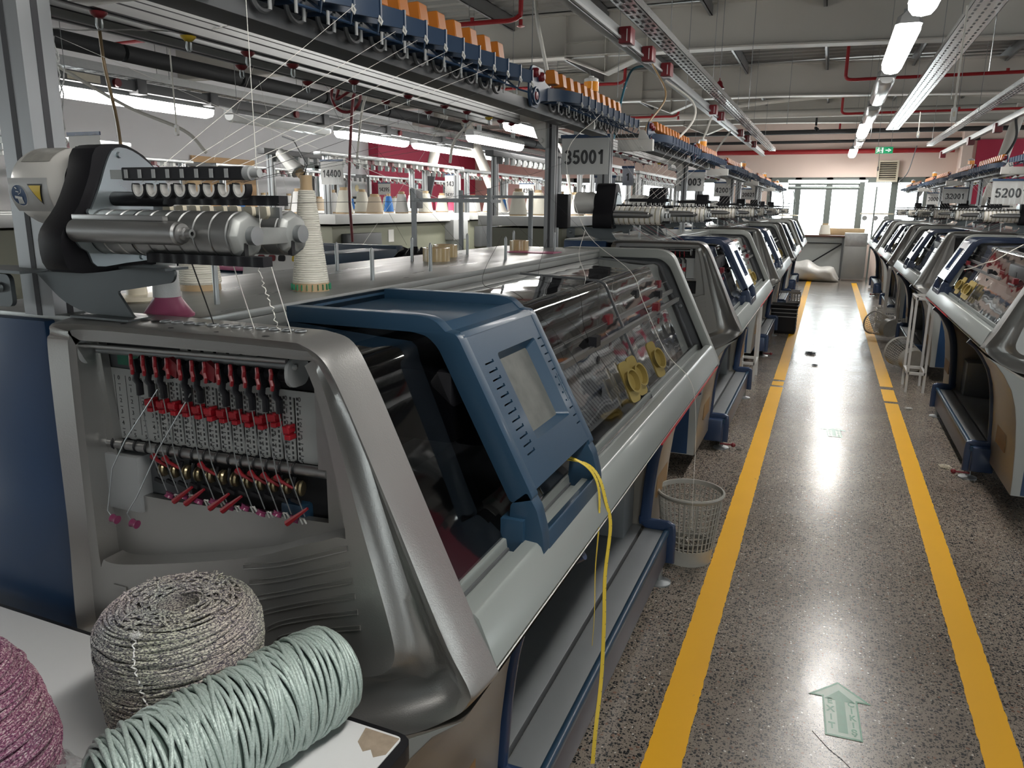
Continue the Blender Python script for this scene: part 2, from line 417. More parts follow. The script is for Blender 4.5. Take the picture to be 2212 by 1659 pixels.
def build_machine(name='knitting_machine'):
    R = thing(name, 'x', 'knitting machine', base=BASE)
    sh = end_shell().build('end_shell', SILVER, R, smooth=40, weld=True)
    # far end: inner frame and outer shell
    out = [(-1.2, .79), (-1.2, 1.38), (-1.165, 1.414), (-.70, 1.414), (-.645, 1.395), (-.412, .918), (-.407, .895), (-.55, .80), (-.64, .78)]
    outr = rpoly(out, [0, .03, .03, .05, .05, .012, .012, .03, .03])
    inn = rpoly([(-.98, .93), (-.98, 1.375), (-.700, 1.375), (-.655, 1.345), (-.478, .975), (-.50, .93)], [0, 0, .03, .03, .01, 0])
    m = M().prism(outr, 'y', 2.645, 2.70, [inn]); m.prism([(x * .985 - .012, z) for x, z in outr], 'y', 2.70, 2.728)
    m.build('far_end_frame', FRAMEG, R, bevel=.004)
    m = M().prism(rpoly([(-1.0, .90), (-1.0, 1.385), (-.70, 1.385), (-.645, 1.355), (-.46, .97), (-.49, .90)], .01), 'y', 2.685, 2.697)
    m.build('inner_end_plate', DGREY, R)
    b = M()
    for x, z in ((-.705, 1.33), (-.96, 1.34), (-.60, 1.16), (-.86, 1.345)): b.lathe([(.0, -.006), (.009, -.005), (.012, 0)], (x, 2.684, z), (0, 1, 0), 14, cap=False)
    b.build('screw_heads', ZINC, R)['kind'] = 'stuff'
    # front rail
    pr = [(-.408, .912), (-.438, .985), (-.446, .992), (-.472, .994), (-.476, .972), (-.500, .972), (-.503, .996), (-.515, .996), (-.515, .90), (-.43, .895), (-.415, .900)]
    M().prism(pr, 'y', .083, 2.645).build('front_rail', RAILP, R, bevel=.0025)
    M().prism([(-.412, .897), (-.420, .886), (-.50, .884), (-.50, .894)], 'y', .083, 2.60).build('rail_lip', WHITEP, R)
    M().box(-.4095, -.4045, 1.35, 2.62, .899, .9035).build('red_edge_strip', RED, R)
    # body
    m = M().box(-1.19, -.99, .083, 2.645, .30, 1.385); m.box(-.99, -.52, .083, 2.645, .80, .90)
    m.build('rear_body', DGREY, R, bevel=.004)
    m = M().box(-1.50, -1.235, .03, .66, .14, 1.40); m.build('blue_side_cabinet', BLUEP, R, bevel=.006)
    M().box(-1.50, -1.21, 2.05, 2.70, .14, 1.39).build('blue_end_cabinet', BLUEP, R, bevel=.006)
    # table top behind the covers
    m = M().box(-1.50, -.985, .05, 2.705, 1.392, 1.408); m.box(-.995, -.985, .09, 2.645, 1.37, 1.392)
    m.build('yarn_table_top', TOPG, R, bevel=.003)
    for y in (.285, .845, 1.166, 1.75, 2.3):
        for x in (-1.09,): pin(R, x, y)
    for y in (1.05, 1.5, 1.95, 2.45): pin(R, -1.34, y)
    # pedestals
    cur = [(-.425, .868), (-.474, .828), (-.514, .777), (-.558, .70), (-.585, .616), (-.60, .537), (-.615, .4), (-.625, .236), (-.627, .14)]
    def ped(y0, y1, nm):
        m = M(); m.prism(cur + [(-1.18, .14), (-1.18, .775), (-.60, .775)], 'y', y0, y1); o = m.build(nm, BRONZE, R, bevel=.003)
        ym = y0 + min(.42, (y1 - y0) * .55)
        s = M(); s.prism([(ym - .12, .31), (ym + .12, .31), (ym + .12, .41), (ym - .12, .41)], 'x', -.6235, -.6135)
        s.build('sticker', STICK, o); return o
    p1 = ped(.0, .60, 'pedestal'); p2 = ped(2.34, 2.71, 'pedestal')
    M().prism([(x - .003, z) for x, z in cur] + [(-1.17, .14), (-1.17, .76), (-.60, .76)], 'y', -.002, -.0005).build('side_panel', SILVERP, p1)
    M().box(-1.185, -.672, -.004, -.0015, .145, .74).build('blue_side_panel', BLUEP, p1)
    # navy U-frames hugging the pedestals' inner edges, bending over the kick rail to the foot
    for y0, y1, f in ((.60, .665, .70), (2.275, 2.34, 2.24)):
        m = M(); c = [(-.40 - .03, .862)] + [(x, z) for x, z in cur[1:8]] + [(-.628, .255), (-.615, .232), (-.53, .23), (-.512, .215), (-.510, .06)]
        cc = [(p.x, p.y) for p in crom([(a, b, 0) for a, b in c], 3)]
        m.tube([(x - .012, (y0 + y1) / 2, z) for x, z in cc], 0, prof=rrect(0, 0, .05, .022, .009, 3), up=(0, 1, 0))
        m.build('leg_frame', NAVY, R)
        m = M(); m.lathe([(.0, .0), (.052, .0), (.052, .006), (.03, .012), (.014, .016), (.014, .07)], (-.545, f - .02, 0), n=24, cap=False); m.build('levelling_foot', ZINC, R)
    M().box(-.545, -.533, .60, 2.33, .065, .200).build('rail_front', pm('rail_front_paint', (.075, .078, .105), .4), R, bevel=.003)
    m = M(); m.box(-.64, -.545, .60, 2.33, .065, .208); m.build('kick_rail', DECKG, R, bevel=.006)
    M().tube([(-.538, .60, .205), (-.538, 2.33, .205)], 0, prof=rrect(0, 0, .026, .030, .010, 3), up=(0, 0, 1)).build('blue_rail_edge', BLUE, R)
    M().box(-.655, -.535, .575, .64, .07, .222).build('rail_end_block', NAVY, R, bevel=.012)
    M().box(-.99, -.655, .60, 2.34, .17, .202).build('floor_deck', DECKG, R, bevel=.003)
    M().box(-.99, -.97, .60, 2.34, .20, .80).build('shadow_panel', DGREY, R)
    M().box(-.97, -.70, 2.16, 2.34, .20, .46).build('inner_box', DECKG, R, bevel=.003)
    # levelling screw knob
    m = M(); m.cyl((-.55, .66, .035), (-.47, .66, .035), .006, 8); m.sph((-.463, .66, .035), .016, 8); m.build('levelling_knob', DKRED, R)
    # covers: two bent acrylic doors
    def door(y0, y1, off, mat):
        sec = [(-.50 + off, .975), (-.668 + off, 1.335), (-.676 + off, 1.348), (-.69 + off, 1.357), (-.71 + off, 1.36 + off * .2), (-.98, 1.372 + off * .2)]
        m = M(); m.loft([[(x, y, z) for x, z in sec] for y in (y0, y1)], closed=False)
        d = m.build('sliding_door', mat, R, recalc=False)
        e = M()
        for y in (y0, y1): e.tube([(x, y, z) for x, z in sec], 0, prof=[(-.004, -.0045), (.004, -.0045), (.004, .0045), (-.004, .0045)], up=(0, 1, 0))
        e.tube([(sec[0][0], y0, sec[0][1]), (sec[0][0], y1, sec[0][1])], .004, 6)
        e.build('door_edge', GLASSE, d); return d
    d1 = door(.10, 1.62, .0, GLASS2); d2 = door(1.60, 2.60, -.014, GLASS1)
    for y in (1.37, 1.47, 1.76): cup(d1 if y < 1.6 else d2, y)
    interior(R)
    R['carr'] = 1
    carriage(R)
    return R

def pin(R, x, y):
    m = M(); m.lathe([(.0055, 0), (.0055, .075), (.003, .082), (0, .085)], (x, y, 1.408), n=10, cap=False); m.build('spool_pin', ZINC, R)
def cup(par, y, dz=0):
    """gold finger cup on the sloped door"""
    z = 1.075; x = -.545; T = Matrix.Translation((x + .012, y, z)) @ Euler((0, math.radians(90 - 25), 0)).to_matrix().to_4x4() @ Matrix.Translation((0, 0, .012)) @ Matrix.Rotation(math.radians(24), 4, 'X')
    m = M(); m.prism(rrect(0, 0, .130, .046, .014), 'z', -.002, .004); o = 0
    m.lathe([(.022, .0), (.025, .018), (.0275, .021), (.0235, .021), (.020, .004), (0, .003)], (0, 0, .003), n=24, cap=False)
    for k, p in enumerate(m.v):
        if len(m.v) - k <= 24 * 6: m.v[k] = (p[0] * 1.4, p[1], p[2])
    m.xf(T); m.build('door_handle', GOLD, par)

def interior(R):
    # needle bed: two sloped plates with fine needle slots, guide rods, carriage bridge
    m = M(); m.prism([(-.56, .99), (-.70, 1.13), (-.705, 1.125), (-.565, .985)], 'y', .9, 2.6); m.prism([(-.715, 1.13), (-.86, .99), (-.865, .995), (-.72, 1.137)], 'y', .9, 2.6)
    bed = m.build('needle_bed', CAST, R)
    m = M()
    for i in range(70):
        y = .92 + i * .0242; m.bar((-.568, y, .997), (-.695, y, 1.124), .006, .002, (1, 0, 1))
    m.build('needle_slots', DGREY, bed)['kind'] = 'stuff'
    m = M()
    for x, z in ((-.60, 1.20), (-.63, 1.235), (-.66, 1.27), (-.70, 1.285)): m.box(x - .006, x + .006, .95, 2.6, z - .008, z + .008)
    m.build('yarn_guide_rails', STEEL, R)['kind'] = 'stuff'
    m = M(); m.box(-.60, -.598, 1.35, 1.95, 1.03, 1.075, Matrix.Translation((0, 0, 0))); m.build('paper_chart', PAPER, R)
    for i, y in enumerate((.5, .62, .75, 1.25, 1.5, 2.0, 2.12, 2.3, 2.42)):
        m = M(); x = -.60 - (i % 3) * .03
        m.box(x - .012, x + .012, y - .022, y + .022, 1.205 + (i % 3) * .03, 1.235 + (i % 3) * .03); m.bar((x, y, 1.2), (x - .05, y + .01, 1.145), .005, .012); m.lathe([(.008, 0), (.012, 0), (.012, .004), (.008, .004)], (x + .01, y, 1.165), (1, 0, 0), 12)
        m.build('yarn_feeder', BLACK if i % 2 else DKRED, R)
    m = M(); m.box(-.86, -.62, .36, .82, 1.16, 1.30); m.box(-.66, -.60, .45, .70, 1.13, 1.2); m.build('inner_carriage', BLACK, R, bevel=.01)
    m = M(); m.box(-.985, -.98, .1, 2.62, .99, 1.37); m.prism([(-.985, .98), (-.985, 1.365), (-.71, 1.352), (-.682, 1.335), (-.51, .98)], 'y', .09, .098)
    m.build('inner_back_plate', BLACKM, R)
    m = M(); m.box(-.97, -.955, .1, 2.62, 1.30, 1.33); m.box(-.985, -.965, .1, 2.62, 1.345, 1.352); m.build('bright_guide_strip', ZINC, R)
    m = M(); m.box(-.95, -.53, 1.9, 2.6, .94, .965); m.build('fabric_roller_cover', STEEL, R)

def carriage(R):
    """blue visor with the screen, running over the sliding doors; y from its near side"""
    C0 = M(); W = .40
    # side profile of the arch over the table top and down the front
    top = 1.405
    def sec(o):  # outer line of the arch with inward offset o
        return [(-1.03, top - o * .2), (-.70 + 0, top - o * .2), (-.655, top - .004 - o), (-.628, 1.385 - o * .6), (-.61 - o, 1.365), (-.462 - o, 1.093)]
    oute = [(-1.035, 1.372), (-1.035, 1.402), (-.69, 1.402), (-.655, 1.396), (-.632, 1.375), (-.612, 1.372), (-.604, 1.362), (-.462, 1.09), (-.455, 1.075), (-.500, 1.062), (-.648, 1.345), (-.67, 1.364), (-.70, 1.370)]
    for y0 in (0, W - .03): C0.prism(rpoly(oute, [0, .004, .02, .02, 0, .006, .004, .006, .006, .01, .02, .01, .01]), 'y', y0, y0 + .03)
    # tray floor between the side walls, and its back wall and front lip
    C0.box(-1.035, -.985, .0, W, 1.372, 1.402); C0.box(-1.0, -.655, .02, W - .02, 1.370, 1.379)
    C0.prism([(-.665, 1.37), (-.650, 1.388), (-.632, 1.373), (-.612, 1.372), (-.604, 1.362), (-.64, 1.35)], 'y', .02, W - .02)
    car = C0.build('screen_carriage', BLUE, R, bevel=.003, off=(0, 0, 0)); 
    # face with screen recess, in the slope frame: u along y, w along the slope
    a = V((-.606, 0, 1.364)); b = V((-.4600, 0, 1.086)); L = (b - a).length; ex = V((0, 1, 0)); ew = (a - b).normalized(); nn = ex.cross(ew); nn = nn if nn.x > 0 else -nn
    T = Matrix((( ex.x, ew.x, nn.x, b.x), (ex.y, ew.y, nn.y, b.y), (ex.z, ew.z, nn.z, b.z), (0, 0, 0, 1)))
    m = M(); hole = rrect(.228, L * .535, .208, L * .60, .008); sl = []
    for k in range(12):
        w = .060 + k * .0172
        sl.append([(.056, w), (.096, w), (.096, w + .0062), (.090, w + .0062), (.090, w + .0032), (.056, w + .0032)])
        w = .045 + k * .0190
        if k in (3, 4, 5, 6): sl.append([(.345, w), (.354, w), (.354, w + .0045), (.345, w + .0045)]); sl.append([(.368, w), (.377, w), (.377, w + .0045), (.368, w + .0045)])
        else: sl.append([(.347, w), (.378, w), (.378, w + .0062), (.372, w + .0062), (.372, w + .0032), (.347, w + .0032)])
    sl.append([(.3595, .100), (.3625, .100), (.3625, .168), (.3595, .168)])
    m.prism(rrect(W / 2, L / 2, W - .003, L, .006), 'z', -.012, .0, [hole] + sl); k = len(hole)
    h2 = [(.228 + (x - .228) * .84, L * .535 + (z - L * .535) * .86) for x, z in hole]
    m.add([(x, z, 0) for x, z in hole] + [(x, z, -.022) for x, z in h2], [(i, (i + 1) % k, k + (i + 1) % k, k + i) for i in range(k)])
    m.xf(T); m.build('visor_face', BLUE, car, bevel=.0)
    M().prism(rrect(W / 2, L / 2, W - .03, L - .02, .004), 'z', -.03, -.024).xf(T).build('vent_backing', BLACKM, car)
    M().prism(h2, 'z', -.0235, -.0215).xf(T).build('screen', SCREEN, car)
    # lower handle loop
    m = M()
    hp = rpoly([(-.468, 1.088), (-.448, 1.055), (-.436, 1.01), (-.432, .965), (-.442, .945), (-.49, .945), (-.505, .99), (-.50, 1.06)], .006)
    for y0 in (.0, W - .035): m.prism(hp, 'y', y0, y0 + .035)
    m.prism(rpoly([(-.438, 1.005), (-.431, .965), (-.442, .945), (-.49, .945), (-.47, .985)], .005), 'y', .03, W - .03)
    m.box(-.515, -.47, -.012, .03, .955, 1.035)
    m.build('handle_loop', BLUE, car, bevel=.003)
    return car

def tension_unit(R):
    """sprung yarn tensioners seen through the end shell opening"""
    U = M(); U.box(-1.18, -.695, .115, .12, 1.06, 1.385); U.box(-1.185, -.69, .08, .12, 1.375, 1.385); b = U.build('tension_box', BLACKM, R)
    x0 = -1.052; dx = (.286) / 11
    # scale panel with slots
    holes = []; 
    for k in range(12):
        cx = x0 + .009 + k * dx; holes.append([(cx - .0022, 1.196), (cx + .0022, 1.196), (cx + .0022, 1.302), (cx - .0022, 1.302)])
    M().prism([(-1.189, 1.188), (-.705, 1.196), (-.705, 1.313), (-1.189, 1.318)], 'y', .078, .081, holes).build('scale_panel', PANELW, b)
    t = M(); RX = Matrix.Rotation(PI / 2, 4, 'X')
    for k in range(-4, 13):
        cx = x0 - .006 + k * dx + (.006 if k < 0 else 0)
        for d in range(6):
            z = 1.300 - d * .0205
            t.text(str(d), .011, Matrix.Translation((cx, .0775, z)) @ RX, .0002)
            t.box(cx - .003, cx + .003, .0772, .0778, z - .0115, z - .0105)
        if k < 0: t.box(cx - .010, cx - .0095, .0772, .0778, 1.20, 1.305)
    for k in range(12):
        for s in (-.0065, .0065):
            for d in range(13): t.box(x0 + .009 + k * dx + s - .0016, x0 + .009 + k * dx + s + .0016, .0772, .0778, 1.200 + d * .0082, 1.2045 + d * .0082)
    t.build('scale_numbers', INK, b, smooth=0, recalc=False)
    zs = [1.262, 1.2615, 1.261, 1.2615, 1.2605, 1.260, 1.260, 1.260, 1.259, 1.258, 1.265, 1.247]
    for k in range(12):
        m = M(); x = x0 + k * dx + .002; z = zs[k]
        m.box(x - .009, x + .006, .062, .080, z - .001, z + .010); m.box(x - .011, x + .004, .066, .08, z - .005, z + .006); m.box(x - .002, x + .009, .060, .078, z - .011, z - .003); m.box(x + .002, x + .008, .062, .078, z + .008, z + .013)
        m.build('slide_clip', RED, b, bevel=.0012, seg=1)
    # top rods with end brackets
    m = M(); m.cyl((-1.16, .03, 1.364), (-.728, .03, 1.372), .0038, 12); m.build('guide_rod', STEEL, b)
    m = M(); m.cyl((-1.15, .06, 1.352), (-.73, .06, 1.358), .0065, 14); m.build('second_rod', ZINC, b)
    M().box(-1.125, -1.05, .075, .077, 1.325, 1.343).build('green_strip', GREENP, b)
    for x in (-1.158, -.726):
        m = M(); m.prism(rrect(.05, 1.352, .052, .044, .018), 'x', x - .003, x + .003); m.lathe([(0, .006), (.004, .004), (.005, 0)], (x + .003, .04, 1.362), (1, 0, 0), 10, cap=False); m.build('rod_bracket', GREY, b)
    gone = (3, 6)
    for k in range(12):
        x = x0 + k * dx
        m = M(); m.lathe([(.010, 0), (.010, .018)], (x + .004, .058, 1.342), (1, 0, 0), 12); m.bar((x, .048, 1.345), (x, .05, 1.32), .006, .012)
        if k not in gone: m.tube([(x + .001, .046, 1.322), (x + .003, .042, 1.312), (x + .010, .042, 1.306), (x + .010, .042, 1.286)], 0, prof=rrect(0, 0, .008, .011, .002, 2), up=(0, 1, 0))
        a = m.build('tension_arm', BLACK, b)
        m = M(); m.tube([(x - .001, .040, 1.354), (x + .003, .036, 1.347), (x, .038, 1.338), (x + .004, .036, 1.33), (x + .001, .038, 1.322)], .0032, 6); m.build('red_lever', LEVER, b)
        if k in gone: m = M(); m.prism([(x - .012, 1.335), (x + .016, 1.322), (x + .020, 1.345), (x + .004, 1.356)], 'y', .040, .05); m.build('raised_flag', DKRED, b)
    # lower rod with clips, brass discs, levers, eyelets
    m = M(); m.cyl((-1.18, .068, 1.180), (-.69, .068, 1.189), .009, 16); m.build('lower_rod', STEEL, b)
    for k in range(16):
        x = x0 - .105 + k * dx + .015
        m = M(); m.tube([(x + .011 * 0, .068 + .0105 * math.sin(a), 1.182 + .0105 * math.cos(a) + k * .0005) for a in [i * PI / 6 for i in range(12)]], .0018, 5, closed=True); m.build('rod_clip', BLACK, b)
    for k in range(12):
        x = x0 + .027 + k * dx; z = 1.152 + k * .0007
        m = M(); m.lathe([(0, -.006), (.011, -.005), (.013, -.002), (.006, 0), (.013, .002), (.011, .005), (0, .006)], (x, .06, z), (1, .25, 0), 20, cap=False); m.build('tension_disc', BRASS, b)
        m = M(); m.tube([(x - .010, .06, z + .018), (x - .014, .058, z), (x - .009, .06, z - .016)], .003, 6); m.bar((x - .011, .05, z - .016), (x + .006, .05, z - .020), .005, .006); m.build('disc_bracket', BLACK, b)
    for k in (0, 1, 4, 7, 8, 9, 10):
        x = x0 + .012 + k * dx; m = M(); m.tube([(x, .052, 1.176), (x + .012, .050, 1.170), (x + .030, .055, 1.160)], .003, 6, rad=[1.9, 1.1, .8]); m.build('disc_lever', LEVER, b)
    for k in (2, 3, 5, 6, 11):
        x = x0 + .032 + k * dx; m = M(); m.tube([(x - .02, .040, 1.105), (x + .018, .045, 1.135)], .003, 6, rad=[1.8, .8]); m.build('disc_lever', LEVER, b)
    for k in range(9):
        x = x0 + .045 + k * dx * 1.25; z = 1.110 + (k % 2) * .004
        m = M(); m.lathe([(.006, -.004), (.0085, -.004), (.007, 0), (.0085, .004), (.006, .004)], (x, .05, z), (.3, .5, 1), 14); m.build('thread_eyelet', PURP, b)
        m = M(); m.tube([(x + .012, .055, z - .008), (x + .012, .05, z + .003), (x + .018, .05, z + .004), (x + .019, .055, z - .006)], .002, 5); m.build('white_guide', CER, b)
    M().box(-1.185, -1.082, .055, .1, 1.062, 1.165).build('grey_motor_box', GREY, b, bevel=.002)
    M().box(-.79, -.74, .07, .11, 1.09, 1.125).build('blue_block', BLUE, b, bevel=.006)
    hs = [[(-1.041 + .012 + i * .027, 1.357), (-1.041 + .020 + i * .027, 1.357), (-1.041 + .020 + i * .027, 1.366), (-1.041 + .012 + i * .027, 1.366)] for i in range(7)]
    M().prism([(-1.040, 1.355), (-.829, 1.362), (-.829, 1.384), (-1.040, 1.382)], 'y', .085, .087, hs).build('slotted_label_strip', WHITEP, b)
    # bent wire arms reaching down-left to their eyelets
    for pts in ([(-1.0, .04, 1.30), (-1.075, .03, 1.205), (-1.10, .02, 1.155), (-1.11, .01, 1.08), (-1.095, .005, 1.073)], [(-.93, .04, 1.30), (-1.0, .03, 1.20), (-1.05, .02, 1.11), (-1.065, .01, 1.082), (-1.05, .005, 1.072)]):
        m = M(); m.tube(pts, .0011, 5); w = m.build('wire_arm', ZINC, b)
        e = pts[-1]; m = M(); m.lathe([(.005, -.006), (.0075, -.006), (.006, 0), (.0075, .006), (.005, .006)], (e[0] + .006, e[1], e[2] - .003), (1, 0, -.15), 14); m.build('wire_eyelet', PURP, b)
    for k in (0, 1, 2, 4, 5, 7, 8, 9, 10, 11):
        x = x0 + .010 + k * dx; m = M(); m.tube([(x, .04, 1.286), (x + .012, .042, 1.185), (x + .034, .045, 1.12)], .0009, 4); m.build('spring_wire', ZINC, b)
    # row of eyelets in the top of the shell
    for k in range(12):
        m = M(); m.lathe([(.0065, -.001), (.0070, .0012), (.0086, .0012), (.0092, -.001)], (-.971 + k * .0229, .042 + k * .0012, 1.4150), n=18, cap=False); m.build('ceramic_eyelet', ZINC, b); m = M(); m.lathe([(.0066, 0), (0, .0002)], (-.971 + k * .0229, .042 + k * .0012, 1.4152), n=16, cap=False); m.build('eyelet_hole', BLACKM, b)
    m = M()
    for k in range(4): m.lathe([(.009, 0), (0, .0004)], (-.99 - k * .023, .042, 1.4142), n=14, cap=False)
    for x in (-1.03, -.93, -.84, -.75): m.lathe([(.006, 0), (0, .0004)], (x, .014, 1.411), n=12, cap=False)
    m.build('screw_hole_caps', BLACKM, b)['kind'] = 'stuff'
    return b
# ------------------------------------------------------------------ yarn storage feeder (motor, belt cover, drums)
FO = V((-1.045, .013, 1.555))   # where the front drum leaves the side plate
def storage_feeder(R, dx=0, dy=0, wound=False, bracket=True, labels=True):
    D = V((dx, dy, 0)); o = FO + D; x = o.x; y = o.y; z0 = o.z
    P = [(.03, .127), (.062, .125), (.098, .104), (.125, .078), (.132, .055), (.125, .02), (.120, -.03), (.105, -.045), (.03, -.050), (-.025, -.052), (-.038, -.03), (-.05, -.022), (-.060, -.005), (-.058, .012), (-.035, .020), (-.008, .063), (.012, .105)]
    pc = [(p.x, p.y) for p in crom([(a, b, 0) for a, b in P], 3, True)]
    m = M(); m.prism([(y + a, z0 + b) for a, b in pc], 'x', x - .002, x + .002)
    for a, b in ((.035, .117), (-.03, .03), (.118, .0), (.06, -.042)): m.lathe([(.005, .002), (.004, .006), (0, .006)], (x, y + a, z0 + b), (1, 0, 0), 12, cap=False)
    f = m.build('storage_feeder', PLATE, R)
    Q = [(.04, .134), (-.002, .125), (-.018, .085), (-.042, .04), (-.072, .005), (-.078, -.02), (-.07, -.055), (-.03, -.062), (.06, -.058), (.115, -.05), (.13, 0), (.136, .06), (.10, .11), (.065, .130)]
    qc = [(p.x, p.y) for p in crom([(a, b, 0) for a, b in Q], 3, True)]
    if wound: M().prism([(y + a * 1.05, z0 + .005 + b * 1.3) for a, b in qc], 'x', x - .115, x - .003).build('belt_cover', RUB, f, bevel=.004)
    else: M().prism([(y + a, z0 + b) for a, b in qc], 'x', x - .052, x - .003).build('belt_cover', RUB, f, bevel=.004)
    # motor housing, with its warning plates
    mc = V((x - (.118 if wound else .055), y + .045, z0 + .068)); r = .062
    m = M(); m.lathe([(0, 0), (r * .7, 0), (r * .93, .006), (r, .018), (r, .105), (r * .9, .118), (r * .9, .125)], mc + V((-.150 + .013, 0, 0)), (1, 0, 0), 40, cap=False); mo = m.build('motor_housing', GREYP, f)
    M().lathe([(r * .86, 0), (r * .86, .03)], mc + V((-.01, 0, 0)), (1, 0, 0), 30).build('motor_collar', BLACK, f)
    if labels:
        def arc(x0, x1, a0, a1, rr, mt, nm):
            m = M(); n = 10; A = [a0 + (a1 - a0) * i / n for i in range(n + 1)]
            m.loft([[(xx, mc.y - rr * math.cos(a), mc.z + rr * math.sin(a)) for a in A] for xx in (x0, x1)], closed=False); return m.build(nm, mt, f, recalc=False)
        bx = mc.x - .142
        arc(bx + .03, bx + .095, math.radians(38), math.radians(82), r + .0008, pm('worn_plate', (.33, .32, .29), .35, .3, None, .4, 60), 'worn_name_plate')
        arc(bx + .012, bx + .100, math.radians(-38), math.radians(12), r + .0008, pm('label_plate', (.40, .40, .39), .35, .3), 'label_plate')
        # round blue sign with a white glove mark
        def onm(u, w, e=.0018):
            a = w / r; return (bx + u, mc.y - (r + e) * math.cos(a), mc.z + (r + e) * math.sin(a))
        cen = (.033, -.014)
        def disc(rx, c, mt, nm, e):
            m = M(); pts = [onm(c[0], c[1], e)] + [onm(c[0] + rx * math.cos(t), c[1] + rx * math.sin(t), e) for t in [2 * PI * i / 28 for i in range(28)]]
            m.add(pts, [(0, i + 1, (i + 1) % 28 + 1) for i in range(28)]); return m.build(nm, mt, f, recalc=False)
        disc(.0175, cen, WHITEP, 'sign_rim', .0012); disc(.0162, cen, BLUEP, 'blue_sign', .0018)
        g = M(); 
        def poly(pts, e=.0024): g.add([onm(cen[0] + a, cen[1] + b, e) for a, b in pts], [tuple(range(len(pts)))])
        for k in range(4): poly([(-.006 + k * .0032, -.013), (-.004 + k * .0032, -.013), (-.002 + k * .0026, -.003), (-.004 + k * .0026, -.003)])
        poly([(-.010, -.004), (.006, -.006), (.007, -.002), (-.009, 0)])
        zig = [(-.006, .012), (-.002, .010), (-.005, .006), (.001, .005), (-.001, .001), (.006, .004), (.007, .009)]
        for a, b in zip(zig, zig[1:]): poly([(a[0], a[1]), (b[0], b[1]), (b[0] + .001, b[1] + .0012), (a[0] + .001, a[1] + .0012)])
        g.build('glove_mark', WHITEP, f, recalc=False)
        c = (.073, -.010); s = .017
        def tri(p, e):
            g = M(); rr = []
            for i in range(13):
                t = i / 12; L0 = (p[0][0] * (1 - t) + p[2][0] * t, p[0][1] * (1 - t) + p[2][1] * t); R0 = (p[1][0] * (1 - t) + p[2][0] * t, p[1][1] * (1 - t) + p[2][1] * t); rr.append([onm(c[0] + L0[0] * s, c[1] + L0[1] * s, e), onm(c[0] + R0[0] * s, c[1] + R0[1] * s, e)])
            return g.loft(rr, closed=False)
        g = tri(((-1, .8), (1, .8), (.5, -1.1)), .0016); g.build('triangle_border', BLACK, f, recalc=False)
        g = tri(((-.78, .66), (.84, .66), (.45, -.8)), .0026); g.build('yellow_triangle', YCAP, f, recalc=False)
    # two turned drums with cast end caps joined by a web
    dr = .048 if wound else .034; L = .268
    for k, (yy, dl) in enumerate(((y, 0), (y + .105, .0))):
        m = M(); st = []
        n = 9
        for i in range(n):
            a = L * i / n; b = L * (i + .86) / n; st += [(dr, a), (dr, b), (dr - .002, b + .001), (dr - .002, L * (i + 1) / n - .001)]
        m.lathe(st, (x, yy, z0), (1, 0, 0), 40); m.build('drum', CREAM if (wound and k == 0) else DRUM, f)
        if wound and k == 0:
            w = M()
            for i in range(n): w.lathe([(dr, L * i / n + .002), (dr + .004, L * i / n + .005), (dr + .004, L * (i + .8) / n), (dr, L * (i + .84) / n)], (x, yy, z0), (1, 0, 0), 28)
            w.build('wound_yarn', REDT, f)
        m = M(); m.lathe([(dr + .001, 0), (dr + .001, .004), (dr * .8, .012), (.012, .014), (.012, .018)], (x + L, yy, z0), (1, 0, 0), 8, cap=False); m.build('end_cap', CAST, f, bevel=.001, seg=1)
        M().lathe([(.0135, .0), (.0135, .012), (.0, .0125)], (x + L + .012, yy, z0), (1, 0, 0), 24, cap=False).build('cap_disc', ZINC, f)
        M().box(x + L + .006, x + L + .0135, yy - .016, yy - .008, z0 - .032, z0 - .010).build('cap_slot', BLACKM, f)
        for a in (.0, L * .31):
            M().lathe([(dr + .001, a), (dr + .001, a + .0035)], (x, yy, z0), (1, 0, 0), 32, cap=False).build('drum_ring', BLACK, f)
    M().prism([(y + .01, z0 - .014), (y + .095, z0 - .014), (y + .105, z0 + .010), (y + .09, z0 + .010), (y + .01, z0 + .012)], 'x', x + L + .006, x + L + .012).build('cap_web', CAST, f, bevel=.002)
    # polished front roller with flat guard above
    ry = y - .055; rz = z0 + .003
    M().lathe([(.017, 0), (.0165, .20), (.014, .203), (.014, .207), (.009, .208), (.009, .214), (.0062, .215), (.0062, .224), (.003, .224), (.003, .218)], (x + .002, ry, rz), (1, 0, 0), 32, cap=False).build('front_roller', STEEL, f)
    M().box(x, x + .178, ry - .004, ry + .006, rz + .0165, rz + .024).build('roller_guard', STEEL, f, bevel=.001)
    # eyelet rail with hooks
    by = y - .03; bz = z0 + .085
    m = M(); m.box(x + .085, x + .305, by - .008, by + .008, bz - .009, bz + .009)
    eb = m.build('eyelet_rail', BLACK, f, bevel=.0015, seg=1); M().box(x + .06, x + .09, by - .005, by + .005, bz - .007, bz + .006).build('rail_mount', CAST, f)
    for k in range(8):
        xx = x + .095 + k * .0262
        M().box(xx - .003, xx + .003, by - .0092, by - .0078, bz - .006, bz + .006).build('rail_window', GREY, f)
        c = (xx + .018, by, bz - .020); pts = [(c[0] + .0115 * math.cos(t), c[1], c[2] + .0135 * math.sin(t)) for t in [math.radians(150 + i * 18) for i in range(14)]]
        M().tube(pts, 0, prof=[(-.0014, -.006), (.0014, -.006), (.0014, .006), (-.0014, .006)], up=(0, 1, 0)).build('yarn_hook', BLACK, f)
        pts = [(c[0] + .0085 * math.cos(t), c[1] - .001, c[2] + .0105 * math.sin(t)) for t in [math.radians(150 + i * 18) for i in range(14)]]
